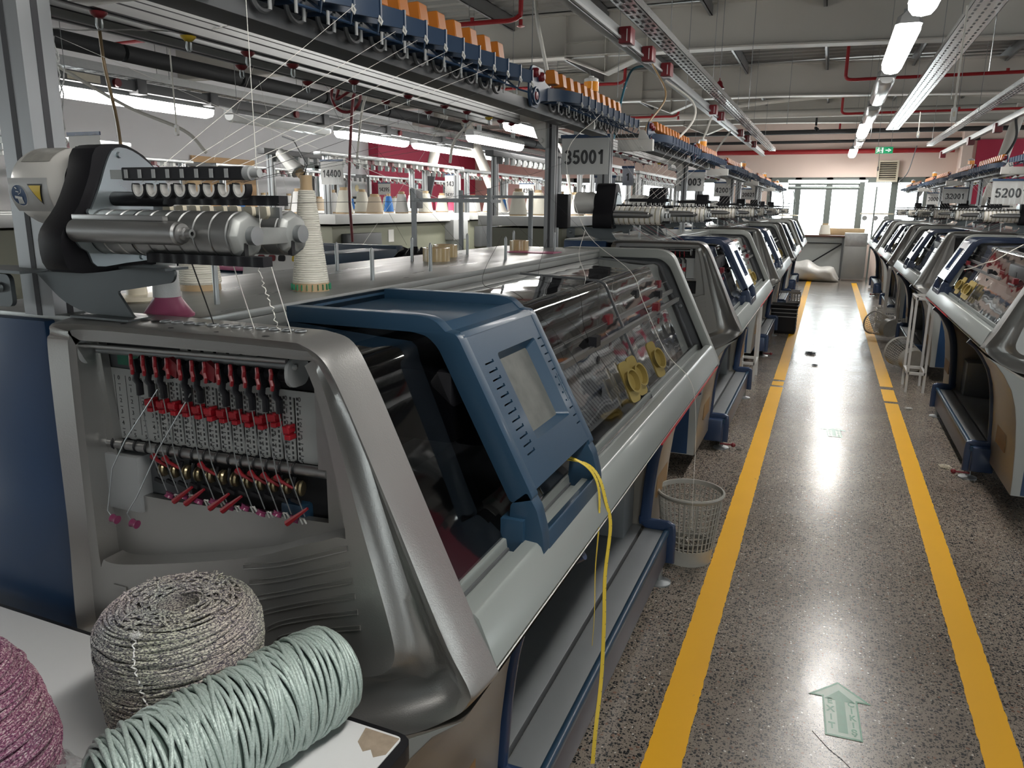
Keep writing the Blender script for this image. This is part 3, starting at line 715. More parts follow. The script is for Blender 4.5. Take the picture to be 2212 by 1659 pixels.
        M().tube(pts, 0, prof=[(-.0015, -.0055), (.0015, -.0055), (.0015, .0055), (-.0015, .0055)], up=(0, 1, 0)).build('hook_lining', CER, f)
    m = M(); m.cyl((x + .305, by, bz), (x + .315, by, bz), .0095, 16); m.cyl((x + .315, by, bz), (x + .328, by, bz), .006, 12); m.build('rail_knob', GREY, f)
    # scalloped black guide bars above and below, cream guide blocks
    def scal(xa, xb, yy, zz, nm):
        m = M(); n = 36; top = []; 
        for i in range(n + 1):
            xx = xa + (xb - xa) * i / n; dd = .0022 * abs(math.sin(PI * i / 4))
            top.append([(xx, yy - .010 - dd, zz - .007), (xx, yy - .010 - dd, zz + .007), (xx, yy + .010, zz + .007), (xx, yy + .010, zz - .007)])
        m.loft(top, capa=True, capb=True); m.build(nm, BLACK, f, smooth=50)
    scal(x + .110, x + .325, y + .02, z0 + .049, 'upper_guide_bar')
    m = M(); m.cyl((x, y + .02, z0 + .050), (x + .115, y + .02, z0 + .050), .011, 16); m.build('bar_socket', BLACK, f)
    scal(x + .105, x + .320, y - .015, z0 - .026 - .009, 'lower_guide_bar')
    m = M(); m.box(x + .05, x + .295, y + .048, y + .054, z0 + .024, z0 + .040); m.build('guide_strip', ZINC, f)
    for k in range(8):
        m = M(); xx = x + .085 + k * .0265; m.prism(rpoly([(xx - .007, z0 + .041), (xx + .007, z0 + .041), (xx + .008, z0 + .028), (xx, z0 + .021), (xx - .008, z0 + .028)], .003), 'y', y + .040, y + .049); m.build('cream_guide', CREAM, f)
    if bracket:
        m = M(); yb = y + .035
        out = rpoly([(x - .33, z0 - .071), (x - .10, z0 - .071), (x - .02, z0 - .060), (x + .080, z0 - .055), (x + .100, z0 - .058), (x + .094, z0 - .078), (x - .03, z0 - .098), (x + .0, z0 - .138), (x + .012, z0 - .140), (x - .012, z0 - .1405), (x - .11, z0 - .138), (x - .16, z0 - .12), (x - .215, z0 - .075)], [0, .01, .01, .012, .01, .01, .006, .004, 0, .01, .03, .02, .01])
        m.prism(out, 'y', yb - .0025, yb + .0025)
        m.box(x - .34, x - .19, yb - .05, yb + .03, z0 - .073, z0 - .068); m.box(x - .05, x + .095, yb - .018, yb + .03, z0 - .059, z0 - .055); m.box(x - .11, x + .02, yb - .03, yb + .025, z0 - .1425, z0 - .139)
        m.prism(rrect(x - .27, z0 - .105, .05, .056, .012), 'y', yb - .03, yb - .022)
        m.lathe([(.009, -.002), (.007, -.007), (0, -.008)], (x - .27, yb - .03, z0 - .10), (0, 1, 0), 14, cap=False)
        m.build('mounting_bracket', pm('galv_dark', (.13, .145, .15), .42, .7, None, .15, 6, rv=.06), f, bevel=.0008, seg=1)
    return f
GREYP = pm('motor_shell_paint', (.60, .585, .55), .35, .15, (300, .06, .0004), .04, 5, coat=.2)

# ------------------------------------------------------------------ creel above the machine: posts, rails, tensioners
def alupost(m, x, y, z0, z1, w=.075, d=.060):
    m.mat(0).box(x - w / 2, x + w / 2, y - d / 2, y + d / 2, z0, z1); m.mat(1)
    m.box(x - .006, x + .006, y - d / 2 - .0008, y + d / 2 + .0008, z0, z1)
    m.box(x - w / 2 - .0008, x + w / 2 + .0008, y - .006, y + .006, z0, z1); m.mat(0)
def creel(R, full=True, capmat=None, hooks=True):
    m = M(); alupost(m, -1.27, .08, 1.405, 2.02); m.build('upright_post', [POSTM, ALUD], R, smooth=0)
    m = M(); alupost(m, -1.245, 2.68, 1.405, 1.995, .05, .04); m.build('upright_post', [POSTM, ALUD], R, smooth=0)
    m = M(); m.prism(rpoly([(-1.41, 2.03), (-1.405, 1.99), (-1.33, 1.975), (-1.30, 1.90), (-1.262, 1.86), (-1.262, 1.995), (-1.03, 1.94), (-1.03, 1.985), (-1.2, 2.03)], .015), 'y', 2.640, 2.662); m.lathe([(.012, 0), (.010, -.008), (0, -.008)], (-1.283, 2.64, 1.90), (0, 1, 0), 14, cap=False); m.build('post_bracket', GREYP, R, bevel=.002)
    m = M(); m.box(-1.21, -1.0, .125, .165, 1.925, 1.99); m.prism([(-1.09, 1.99), (-1.02, 1.99), (-1.05, 2.04), (-1.08, 2.045)], 'y', .125, .13); m.lathe([(.008, 0), (.006, -.005), (0, -.005)], (-1.07, .125, 1.945), (0, 1, 0), 10, cap=False); m.build('cross_arm', GREYP, R, bevel=.003)
    for x in (-1.56, -1.41):
        m = M(); m.mat(0).box(x - .018, x + .018, -.05, 2.66, 1.978, 2.045); m.mat(1)
        m.box(x + .0175, x + .0186, -.05, 2.66, 1.995, 1.998); m.box(x + .0175, x + .0186, -.05, 2.66, 2.010, 2.012); m.box(x + .0175, x + .0186, -.05, 2.66, 2.028, 2.032); m.box(x - .005, x + .005, -.05, 2.66, 1.9772, 1.979); m.mat(0)
        m.build('thread_rail', [ALU, ALUD], R, smooth=0)
    M().box(-1.15, -1.065, .14, 3.0, 1.945, 1.985).build('cable_duct', DUCT, R, bevel=.004)
    if hooks:
        hk = None
        for i, (x, y, c) in enumerate([(-1.56, y, 0) for y in (.34, .95, 1.25, 1.72, 2.05, 2.4)] + [(-1.41, y, 1 if k in (1, 8) else 0) for k, y in enumerate((.36, .60, .80, .98, 1.28, 1.62, 1.9, 2.1, 2.32, 2.45, 2.58))]):
            m = M(); m.lathe([(0, -.012), (.008, -.011), (.016, -.004), (.018, 0)], (x, y, 1.974), n=14, cap=False)
            h = m.build('hook_clip', YCAP if c else DKRED, R)
            m = M(); m.tube([(x, y - .006, 1.962), (x, y - .007, 1.948), (x, y - .004, 1.942), (x, y + .002, 1.941), (x, y + .007, 1.946), (x, y + .007, 1.962)], .0022, 6); m.build('wire_loop', ZINC, h)
    cap = capmat or ORANGE
    def plate(y):
        m = M(); m.prism(rpoly([(y, 1.99), (y + .02, 1.955), (y + .085, 1.955), (y + .12, 1.985), (y + .23, 2.0), (y + .23, 2.045), (y + .16, 2.06), (y + .15, 2.10), (y + .03, 2.10), (y, 2.07)], .012), 'x', -1.055, -1.047)
        p = m.build('module_plate', TBLUE, R, bevel=.001, seg=1)
        for a, b in ((.045, 2.075), (.105, 2.068)): M().lathe([(.017, 0), (.017, .012), (.010, .02), (0, .021)], (-1.047, y + a, b), (1, 0, 0), 16, cap=False).build('red_knob', DKRED, p)
        m = M(); m.tube([(-1.04, y + .05 + .028 * math.cos(a), 1.995 + .028 * math.sin(a)) for a in [i * PI / 10 for i in range(20)]], .005, 6, closed=True); m.build('drive_ring', TBLUE, p)
        M().lathe([(.014, 0), (.014, .01), (0, .012)], (-1.045, y + .05, 1.995), (1, 0, 0), 14, cap=False).build('drive_knob', DKRED, p)
    def unit(y):
        m = M(); arc = []
        for i in range(9):
            t = i / 8; arc.append((-1.075 + .13 * t + .012 * math.sin(PI * t), y - .075 + .13 * t - .026 * math.sin(PI * t)))
        rings = [[(a, b, 1.994), (a, b, 2.044 - .012 * i / 8), (a - .003, b + .004, 2.044 - .012 * i / 8), (a - .003, b + .004, 1.994)] for i, (a, b) in enumerate(arc)]
        m.loft(rings, capa=True, capb=True); m.box(-1.105, -1.02, y - .035, y + .035, 1.988, 2.03)
        m.tube([(-1.02, y - .01, 2.006), (-.99, y + .03, 1.975), (-.955, y + .055, 1.965), (-.945, y + .045, 1.985)], .003, 5)
        m.box(-.949, -.943, y + .050, y + .056, 1.992, 2.034)
        u = m.build('yarn_tensioner', TBLUE, R, smooth=50)
        m = M(); m.prism([(-1.080, 2.062), (-1.030, 2.062), (-1.038, 2.114), (-1.072, 2.114)], 'y', y - .024, y + .024); m.build('tensioner_cap', cap, u, bevel=.003, seg=1)
        if full:
            M().lathe([(.013, 0), (.011, .014), (.009, .018)], (-1.055, y, 2.034), n=12).build('cap_knob', DKRED, u)
            m = M(); m.tube([(-1.05, y + .030 * math.cos(t), 1.990 + .028 * math.sin(t)) for t in [math.radians(180 + 18 * i) for i in range(11)]], .0055, 6); m.build('brake_arc', DUCT, u)
            m = M(); m.tube([(-.945, y + .047, 1.998), (-.940, y + .05, 1.988), (-.940, y + .046, 1.980), (-.944, y + .043, 1.988)], .0028, 5, closed=True); m.build('porcelain_eyelet', CER, u)
            M().box(-1.02, -1.017, y - .02, y - .012, 1.958, 1.995).build('contact_blade', GREY, u); M().box(-.99, -.987, y + .02, y + .027, 1.958, 1.985).build('contact_blade', GREY, u)
        return u
    if full is not False:
        plate(.20); plate(1.86)
        u0 = unit(0); ys = [.42 + .104 * k for k in range(12)] + [2.12 + .0985 * k for k in range(11)]
        for i, y in enumerate(ys):
            u = u0 if i == 0 else dup(u0)
            if i: u.parent = R
            u.location = V((1.0, y, 0))
    # beacon
    bx, by = -1.15, 2.98
    m = M(); m.cyl((bx, by, 1.985), (bx, by, 2.10), .012, 12); m.cyl((bx, by, 2.08), (bx, by, 2.105), .036, 20); b = m.build('beacon_light', GREY, R)
    M().lathe([(.036, 0), (.036, .048)], (bx, by, 2.105), n=24).build('green_lens', GREENL, b)
    M().lathe([(.037, 0), (.037, .045)], (bx, by, 2.153), n=24).build('amber_lens', AMBER, b)
    M().lathe([(.035, 0), (.035, .014), (.026, .019), (.014, .020), (.012, .028), (0, .028)], (bx, by, 2.198), n=24, cap=False).build('beacon_top', WHITEP, b)

# ------------------------------------------------------------------ the machines in the two rows
PITCH = 3.64
def place_row():
    A = build_machine(); tension_unit(A); creel(A)
    storage_feeder(A)
    A.location = (-1.0, .88, 0)
    tag(A, 'silver flat knitting machine in front, its end open on red clips, blue screen visor', 'knitting machine', 'flat knitting machines along the aisle')
    f2 = storage_feeder(A, -.10, -.12, wound=True, labels=False)
    blk = M().box(-1.265, -1.175, .15, .22, 1.46, 1.625).build('wrapped_black_box', BLACK, A, bevel=.004)
    def move(c, yc):
        for k in c.children:
            if k.name.startswith('screen_carriage'): k.location.y = yc
    move(A, .36)
    third = []
    def clone(loc, yc, label, flip=False, drop=()):
        def skip(o):
            n = o.name.split('.')[0]
            return n in drop or (n == 'storage_feeder' and o is not None and o.get('front'))
        r = dup(A, None, skip); r.location = loc; r['label'] = label
        if flip: r.scale = (-1, 1, 1)
        move(r, yc)
        for k in r.children:
            if k.name.startswith('screen_carriage'):
                for o in [k] + list(k.children):
                    if o.name.split('.')[0] in ('screen_carriage', 'visor_face', 'handle_loop'): o.material_slots[0].link = 'OBJECT'; o.material_slots[0].material = NAVYV
        return r
    for k in A.children:
        if k.name.startswith('storage_feeder') and k is not f2: k['front'] = 1
    ms = [A]
    small = ('scale_numbers', 'rod_clip', 'spring_wire', 'wire_arm', 'wire_eyelet', 'screw_hole_caps', 'screw_heads', 'contact_blade', 'porcelain_eyelet', 'cap_knob', 'rail_window', 'white_guide', 'thread_eyelet')
    inner = small + ('tension_box', 'needle_slots', 'yarn_feeder')
    ms.append(clone((-1, .88 + PITCH, 0), .80, 'second flat knitting machine of the left row, white bar stand beyond it', drop=small))
    ms.append(clone((-1, .88 + PITCH * 2, 0), .55, 'third flat knitting machine of the left row, black ribbed bin standing before it', drop=inner))
    ms.append(clone((-1, .88 + PITCH * 3, 0), .55, 'fourth flat knitting machine of the left row, grey crate at its foot', drop=inner))
    ms.append(clone((-1, .88 + PITCH * 4, 0), .50, 'last flat knitting machine of the left row, beside the white sack', drop=inner))
    RX = 1.39
    ms.append(clone((RX, .88 + PITCH, 0), 2.14, 'knitting machine nearest us on the right of the aisle, amber reflections in its open door', True, drop=small))
    ms.append(clone((RX, .88 + PITCH * 2, 0), 1.25, 'second knitting machine of the right row, wire basket lying in front of it', True, drop=inner))
    ms.append(clone((RX, .88 + PITCH * 3, 0), 1.05, 'third knitting machine of the right row, with a plastic crate at its foot', True, drop=inner))
    ms.append(clone((RX, .88 + PITCH * 4, 0), 1.2, 'last knitting machine of the right row, beside the grey steel cabinet', True, drop=inner))
    # only the first machine keeps the labelled feeder; the second type of feeder stands further back on it
    bpy.data.objects.remove(blk)
    for c in [f2] + list(f2.children): bpy.data.objects.remove(c)
    for k in ms[1:]:
        # a second feeder behind the first on each machine
        f = [c for c in k.children if c.name.startswith('storage_feeder')][0]
        g = dup(f); g.parent = k; g.location = f.location + V((.10, .95, 0))
    return ms
# ------------------------------------------------------------------ building
YF = 20.5; XL = -9.7; XR = 7.5; YN = -5.0; ZC = 4.0
def floor_mat():
    m = bpy.data.materials.new('polished_terrazzo'); m.use_nodes = True; nt = m.node_tree; L = nt.links.new; b = nt.nodes['Principled BSDF']
    tc = N(nt, 'ShaderNodeTexCoord'); P = tc.outputs['Object']
    # warped coordinates so that the chips are angular, not round
    nw = N(nt, 'ShaderNodeTexNoise'); nw.inputs['Scale'].default_value = 60; L(P, nw.inputs['Vector'])
    vm = N(nt, 'ShaderNodeVectorMath', operation='MULTIPLY_ADD'); vm.inputs[1].default_value = (.012, .012, .012); L(nw.outputs['Color'], vm.inputs[0]); L(P, vm.inputs[2])
    base = N(nt, 'ShaderNodeTexNoise'); base.inputs['Scale'].default_value = 1.3; base.inputs['Detail'].default_value = 8; L(P, base.inputs['Vector'])
    cr = N(nt, 'ShaderNodeValToRGB'); e = cr.color_ramp.elements; e[0].position = .3; e[0].color = (.18, .148, .12, 1); e[1].position = .72; e[1].color = (.30, .258, .215, 1); L(base.outputs['Fac'], cr.inputs[0])
    col = cr.outputs[0]
    fine = N(nt, 'ShaderNodeTexNoise'); fine.inputs['Scale'].default_value = 260; fine.inputs['Detail'].default_value = 2; L(P, fine.inputs['Vector'])
    mf = N(nt, 'ShaderNodeMix', data_type='RGBA', blend_type='MULTIPLY'); mf.inputs[0].default_value = .45
    fr = N(nt, 'ShaderNodeValToRGB'); fr.color_ramp.elements[0].position = .35; fr.color_ramp.elements[0].color = (.55, .55, .55, 1); fr.color_ramp.elements[1].position = .6; fr.color_ramp.elements[1].color = (1.15, 1.15, 1.15, 1); L(fine.outputs['Fac'], fr.inputs[0]); L(col, mf.inputs[6]); L(fr.outputs[0], mf.inputs[7]); col = mf.outputs[2]
    for sc, thr, rr, dark in ((95, .45, .38, (.014, .018, .020)), (190, .34, .38, (.04, .036, .034)), (56, .17, .29, (.02, .023, .025)), (95, .955, .27, (.55, .52, .47)), (60, .90, .26, (.20, .12, .085))):
        v = N(nt, 'ShaderNodeTexVoronoi'); v.inputs['Scale'].default_value = sc; v.voronoi_dimensions = '2D'; L(vm.outputs[0], v.inputs['Vector'])
        sp = N(nt, 'ShaderNodeSeparateColor'); L(v.outputs['Color'], sp.inputs[0])
        a = N(nt, 'ShaderNodeMath', operation='LESS_THAN' if thr < .5 else 'GREATER_THAN'); a.inputs[1].default_value = thr; L(sp.outputs[0], a.inputs[0])
        # chip size varies per cell
        rm = N(nt, 'ShaderNodeMath', operation='MULTIPLY_ADD'); rm.inputs[1].default_value = rr * .8; rm.inputs[2].default_value = rr * .45; L(sp.outputs[1], rm.inputs[0])
        d = N(nt, 'ShaderNodeMath', operation='LESS_THAN'); L(v.outputs['Distance'], d.inputs[0]); L(rm.outputs[0], d.inputs[1])
        k = N(nt, 'ShaderNodeMath', operation='MULTIPLY'); L(a.outputs[0], k.inputs[0]); L(d.outputs[0], k.inputs[1])
        mx = N(nt, 'ShaderNodeMix', data_type='RGBA'); L(k.outputs[0], mx.inputs[0]); L(col, mx.inputs[6]); mx.inputs[7].default_value = (*dark, 1); col = mx.outputs[2]
    L(col, b.inputs['Base Color'])
    rn = N(nt, 'ShaderNodeTexNoise'); rn.inputs['Scale'].default_value = 2.2; rn.inputs['Detail'].default_value = 6; L(P, rn.inputs['Vector'])
    mr = N(nt, 'ShaderNodeMapRange'); mr.inputs['From Min'].default_value = .1; mr.inputs['From Max'].default_value = .9; mr.inputs['To Min'].default_value = .18; mr.inputs['To Max'].default_value = .30; L(rn.outputs['Fac'], mr.inputs['Value']); L(mr.outputs[0], b.inputs['Roughness'])
    b.inputs['Specular IOR Level'].default_value = .8
    bn = N(nt, 'ShaderNodeTexNoise'); bn.inputs['Scale'].default_value = 3.0; bn.inputs['Detail'].default_value = 3; L(P, bn.inputs['Vector'])
    bp = N(nt, 'ShaderNodeBump'); bp.inputs['Strength'].default_value = .25; bp.inputs['Distance'].default_value = .01; L(bn.outputs['Fac'], bp.inputs['Height']); L(bp.outputs[0], b.inputs['Normal'])
    return m
def tape_mat(col):
    m = pm('worn_yellow_tape', col, .5, 0, (90, .1, .0006), .06, 3, spec=.3); nt = m.node_tree; L = nt.links.new; b = nt.nodes['Principled BSDF']
    out = nt.nodes['Material Output']; tc = N(nt, 'ShaderNodeTexCoord'); n = N(nt, 'ShaderNodeTexNoise'); n.inputs['Scale'].default_value = 14; n.inputs['Detail'].default_value = 9; n.inputs['Roughness'].default_value = .75
    mp = N(nt, 'ShaderNodeMapping'); mp.inputs['Scale'].default_value = (1, .45, 1); mp.inputs['Rotation'].default_value = (0, 0, .5); L(tc.outputs['Object'], mp.inputs[0]); L(mp.outputs[0], n.inputs['Vector'])
    r = N(nt, 'ShaderNodeValToRGB'); r.color_ramp.elements[0].position = .665; r.color_ramp.elements[0].color = (0, 0, 0, 1); r.color_ramp.elements[1].position = .69; r.color_ramp.elements[1].color = (1, 1, 1, 1); L(n.outputs['Fac'], r.inputs[0])
    src = b.inputs['Base Color'].links[0].from_socket; mx = N(nt, 'ShaderNodeMix', data_type='RGBA'); mx.inputs[7].default_value = (.10, .085, .07, 1); L(r.outputs[0], mx.inputs[0]); L(src, mx.inputs[6]); L(mx.outputs[2], b.inputs['Base Color'])
    return m
FLOORM = floor_mat()
struct(M().box(XL - .2, XR + .2, YN, YF + .2, -.1, 0).build('floor', FLOORM, smooth=0))
# walls
wins_far = [(-7.2, -5.0), (-4.9, -2.3), (-1.5, 2.05), (4.2, 6.6)]
def wall_x(name, y, mat, x0, x1, z1, holes, t=.2):
    m = M(); m.prism([(x0, 0), (x1, 0), (x1, z1), (x0, z1)], 'y', y, y + t, [[(a, c), (b, c), (b, d), (a, d)] for a, b, c, d in holes]); return struct(m.build(name, mat, smooth=0))
holes = [(a, b, .78, 2.35) for a, b in wins_far]
wall_x('wall_far', YF, WALLS, XL - .2, XR + .2, ZC, holes)
m = M(); lw = [(-3.5, -.8, .95, 2.3), (.5, 3.2, .95, 2.3), (4.9, 5.9, 1.2, 2.25), (7.6, 8.3, 1.0, 2.2), (13.0, 13.95, .7, 2.42)]
TB0, TB1 = 10.0, 11.5
m.prism([(YN, 0), (15.35, 0), (15.35, ZC), (YN, ZC)], 'x', XL - .2, XL, [[(a, c), (b, c), (b, d), (a, d)] for a, b, c, d in lw]); struct(m.build('wall_left', WALLW, smooth=0))
rw = [(15.9 + .72 * i, 16.45 + .72 * i, z, z + .42) for i in range(6) for z in (.75, 1.3)]
m = M(); m.prism([(15.35, 0), (YF, 0), (YF, 3.0), (15.35, 3.0)], 'x', XL - .1, XL + .25, [[(a, c), (b, c), (b, d), (a, d)] for a, b, c, d in rw]); struct(m.build('wall_left_end', WALLR, smooth=0))
struct(M().box(XL - .2, XL, 15.35, YF, 3.0, ZC).build('wall_left_upper', WALLW, smooth=0))
M2 = M(); M2.prism([(YN, 0), (YF, 0), (YF, ZC), (YN, ZC)], 'x', XR, XR + .2, [[(a, 1.0), (a + 2.0, 1.0), (a + 2.0, 2.4), (a, 2.4)] for a in (-3, 5, 13, 17)]); struct(M2.build('wall_right', pm('taupe_wall_paint', (.34, .32, .30), .8), smooth=0))
struct(M().box(XR - .03, XR - .001, 7.3, 12.6, .9, 3.2).build('trim_70', WALLR, smooth=0))
m = M(); m.prism([(XL - .2, 0), (XR + .2, 0), (XR + .2, ZC), (XL - .2, ZC)], 'y', YN - .2, YN, [[(a, .9), (a + 2.4, .9), (a + 2.4, 2.4), (a, 2.4)] for a in (2.0,)]); struct(m.build('wall_near', WALLW, smooth=0))
struct(M().box(2.55, 2.75, 19.9, YF, 0, ZC).build('trim_1', WALLS, smooth=0, bevel=.005))
struct(M().box(2.9, 5.2, YF - .06, YF - .001, 1.5, 3.15).build('trim_2', WALLR, smooth=0))
# windows
wn = 0
def window(a, b, z0, z1, n, y, xm=True, pos=None, transom=None):
    global wn; wn += 1
    fr = M(); w = .055
    def bx(u0, u1, v0, v1):
        if xm: fr.box(u0, u1, y, y + .07, v0, v1)
        else: fr.box(y, y + .07, u0, u1, v0, v1)
    bx(a, b, z0, z0 + w); bx(a, b, z1 - w * 2.2, z1); bx(a, a + w * 1.6, z0, z1); bx(b - w * 1.6, b, z0, z1)
    for k in range(1, n): u = a + (b - a) * k / n; bx(u - w * 1.3, u + w * 1.3, z0, z1)
    if transom: bx(a, b, transom, transom + .03)
    o = struct(fr.build('window_%d' % wn, MULL, smooth=0, bevel=.004))
    g = M()
    if xm: g.box(a + .01, b - .01, y + .03, y + .036, z0 + .01, z1 - .01)
    else: g.box(y + .03, y + .036, a + .01, b - .01, z0 + .01, z1 - .01)
    g.build('pane', WINGL, o, smooth=0)
for a in (2.0,): window(a, a + 2.4, .9, 2.4, 3, YN - .14)
for a, b in wins_far: window(a, b, .78, 2.35, 5 if b - a > 3 else 3, YF + .04)
for a, b, c, d in lw: window(a, b, c, d, 2, XL - .12, xm=False)
for a in (-3, 5, 13, 17): window(a, a + 2.0, 1.0, 2.4, 2, XR + .05, xm=False)
# roof deck: trapezoid ribs across the hall
m = M(); pr = []; y = YN
while y < YF + .3:
    pr += [(y, 3.97), (y + .07, 3.97), (y + .10, 4.03), (y + .20, 4.03), (y + .23, 3.97)]; y += .27
m.prism(pr + [(y, 4.1), (YN, 4.1)], 'x', XL - .3, XR + .3); struct(m.build('ceiling', DECK, smooth=0))
tn = 2
def trim(m, mat, **k):
    global tn; tn += 1
    return struct(m.build('trim_%d' % tn, mat, **k))
for y in (-3.0, 1.3, 5.6, 9.9, 14.2, 18.5):
    m = M(); s = -.025
    zb = 3.42
    for z0, z1, w in ((zb, zb + .018, .20), (zb + .018, 3.92, .012), (3.92, 3.94, .20)):
        T = Matrix.Translation((0, y, 0)); 
        p = [(XL, z0 - s * -XL * -1 * 0), (XR, z0)]
        m.add([(x, y + yy, z + s * (x + 1) * (1 if x > -1 else .2)) for z in (z0, z1) for yy in (-w / 2, w / 2) for x in (XL, -1, XR)],
              [(0, 1, 4, 3), (1, 2, 5, 4), (6, 9, 10, 7), (7, 10, 11, 8), (0, 6, 7, 1), (1, 7, 8, 2), (3, 4, 10, 9), (4, 5, 11, 10), (0, 3, 9, 6), (2, 8, 11, 5)])
    # haunch node with stiffeners where two rafters meet a hanging apex
    m.prism([(-3.28, zb), (-2.76, zb - .20), (-2.24, zb)], 'y', y - .006, y + .006)
    m.bar((-3.28, y, zb + .005), (-2.76, y, zb - .20), .20, .016); m.bar((-2.76, y, zb - .20), (-2.24, y, zb + .005), .20, .016)
    m.box(-2.765, -2.755, y - .09, y + .09, zb - .19, 3.92); m.box(-3.285, -3.275, y - .09, y + .09, zb, 3.92); m.box(-2.245, -2.235, y - .09, y + .09, zb, 3.92); m.box(-3.28, -2.24, y - .05, y + .05, zb + .18, zb + .19)
    trim(m, GIRD, smooth=0)
for x in [-9 + 1.25 * k for k in range(14)]:
    m = M(); m.box(x - .004, x + .004, YN, YF, 3.80, 3.968); m.box(x - .035, x + .004, YN, YF, 3.80, 3.806); m.box(x - .035, x + .004, YN, YF, 3.96, 3.968); trim(m, PURL, smooth=0)
T0 = M().cyl((-6.62, 12, 1.22), (-6.37, 12, 2.15), .10, 20).build('foam_sleeve', BLACK); tag(T0, 'black foam sleeve wrapped round the foot of the slanting column', 'sleeve')
# slanting tubular columns
for a, b in (((-6.0, 12, 3.5), (-6.95, 12, 0)), ((-6.0, 12.1, 3.5), (-4.4, 12.1, 0)), ((1.75, 12, 3.45), (1.05 + .1, 12, 0)), ((4.2, 18.4, 3.5), (3.6, 18.4, 0)), ((4.3, 18.4, 3.5), (5.4, 18.4, 0))):
    m = M(); m.cyl(a, b, .085 if a[0] < 0 else .075, 20)
    if a[0] < 1 or a[0] > 4: trim(m, GIRD)
for a, b in (((2.9, 16.2, 3.4), (2.2, 16.2, 0)), ((3.3, 14.5, 3.4), (3.1, 14.5, 0))):
    m = M(); m.cyl(a, b, .09, 20); trim(m, GIRD)

# ------------------------------------------------------------------ services under the roof
def T(o, l, c, g=None): return tag(o, l, c, g)
i = 0
SPL = ['red sprinkler pipe crossing the aisle just inside the top of the picture', 'red sprinkler pipe with a drop, second one down the hall', 'red sprinkler pipe, third across the aisle', 'red sprinkler pipe, fourth across the aisle, above the exit sign']
for k, y in enumerate((7.1, 11.85, 15.9, 19.6)):
    z = 3.3
    m = M(); m.tube(crom([(.02, y, 3.9), (.02, y, 3.42), (.03, y, 3.33), (.10, y, z), (.3, y, z)], 4) + [V((XR - .2, y, z))], .022, 10)
    for x in (.45, 1.9, 3.2, 4.5): m.cyl((x, y, z), (x, y, z + .05), .02, 8)
    T(m.build('sprinkler_pipe', REDP), SPL[k], 'pipe', 'sprinkler pipes over the right row')
SPR = ['red sprinkler pipe ending in an upturned elbow over the blue tensioners', 'red sprinkler pipe with elbow behind the amber beacon', 'red sprinkler pipe high above the number plate']
for k, y in enumerate((7.2, 11.2, 15.4)):
    z = 3.3
    m = M(); m.tube([V((-6.2, y, z))] + crom([(-3.1, y, z), (-2.95, y, z), (-2.87, y, z + .03), (-2.85, y, z + .10), (-2.85, y, 3.9)], 4), .022, 10)
    for x in (-5.6, -4.2, -3.35): m.cyl((x, y, z), (x, y, z + .05), .02, 8)
    m.lathe([(.018, 0), (.018, -.05), (.04, -.06), (0, -.075)], (-2.85, y, z), n=12, cap=False)
    T(m.build('sprinkler_pipe', REDP), SPR[k], 'pipe', 'sprinkler pipes over the left rows')
m = M(); m.tube([(-8.1, 6.8, 3.3), (-6.7, 6.8, 3.32)], .02, 8); m.cyl((-8.3, 6.3, 3.9), (-8.2, 6.3, 2.7), .022, 8); T(m.build('sprinkler_pipe', REDP), 'short red sprinkler pipe seen between the aluminium rails top left', 'pipe')
T(M().tube([(-9.4, 20.3, 2.93), (2.45, 20.3, 2.93)], .055, 14).build('fire_main_pipe', REDP), 'thick bright red pipe running along the far wall above the windows', 'pipe')
T(M().tube([(-9.4, 16.9, 3.48), (XR, 16.9, 3.40)], .075, 14).build('ventilation_pipe', GIRD), 'long pale round pipe crossing the whole hall below the far girder', 'pipe')
T(M().tube([(-9.4, 18.9, 3.28), (XR, 18.9, 3.24)], .05, 12).build('insulated_pipe', BLKPIPE), 'black insulated pipe crossing the hall beneath the pale one', 'pipe')
T(M().tube([(-9.4, 20.2, 3.15), (2.9, 20.2, 3.15)], .035, 10).build('insulated_pipe', BLKPIPE), 'thin black pipe directly over the thick red one on the far wall', 'pipe')
# curved truss chord between girders
T(M().tube(crom([(-2.4, 15.6, 3.42), (-.6, 15.6, 3.56), (1.0, 15.6, 3.58), (2.8, 15.6, 3.45), (4.5, 15.6, 3.2)], 6), .04, 8).build('bowed_tube', GIRD), 'slender bowed steel tube arching between the second and third girder', 'pipe')
# cable trays and busbar
def tray(x, y0, y1, z, w, mat, nm, lab, hang=True):
    r = thing(nm, lab, 'cable tray', (x, y0, z), base=(x, y0, z))
    m = M(); m.box(x - w / 2, x + w / 2, y0, y1, z, z + .003); m.box(x - w / 2, x - w / 2 + .003, y0, y1, z, z + .045); m.box(x + w / 2 - .003, x + w / 2, y0, y1, z, z + .045); m.build('tray_channel', mat, r, smooth=0)
    m = M(); n = int((y1 - y0) / .12)
    for k in range(n):
        for s in (-.3, 0, .3): m.box(x + s * w - .008, x + s * w + .008, y0 + k * .12 + .02, y0 + k * .12 + .08, z - .001, z)
    m.build('tray_slots', ALUD, r, smooth=0)['kind'] = 'stuff'
    if hang:
        y = y0 + .7
        while y < y1: M().tube([(x - w / 2, y, z - .01), (x - w / 2, y, 3.95)], .003, 5).build('hanger_rod', ZINC, r); y += 2.15
    return r
tray(-1.10, .8, 15.5, 2.64, .12, FOIL, 'cable_tray', 'bright perforated cable tray hanging over the left row, red boxes beside it')
tray(.88, 1.0, 15.8, 2.99, .21, FOIL, 'cable_tray', 'wide bright wire tray right of the lamp row over the aisle')
tray(1.45, .8, 15.2, 2.66, .10, FOIL, 'cable_tray', 'cable tray at the upper right, over the right row of machines')
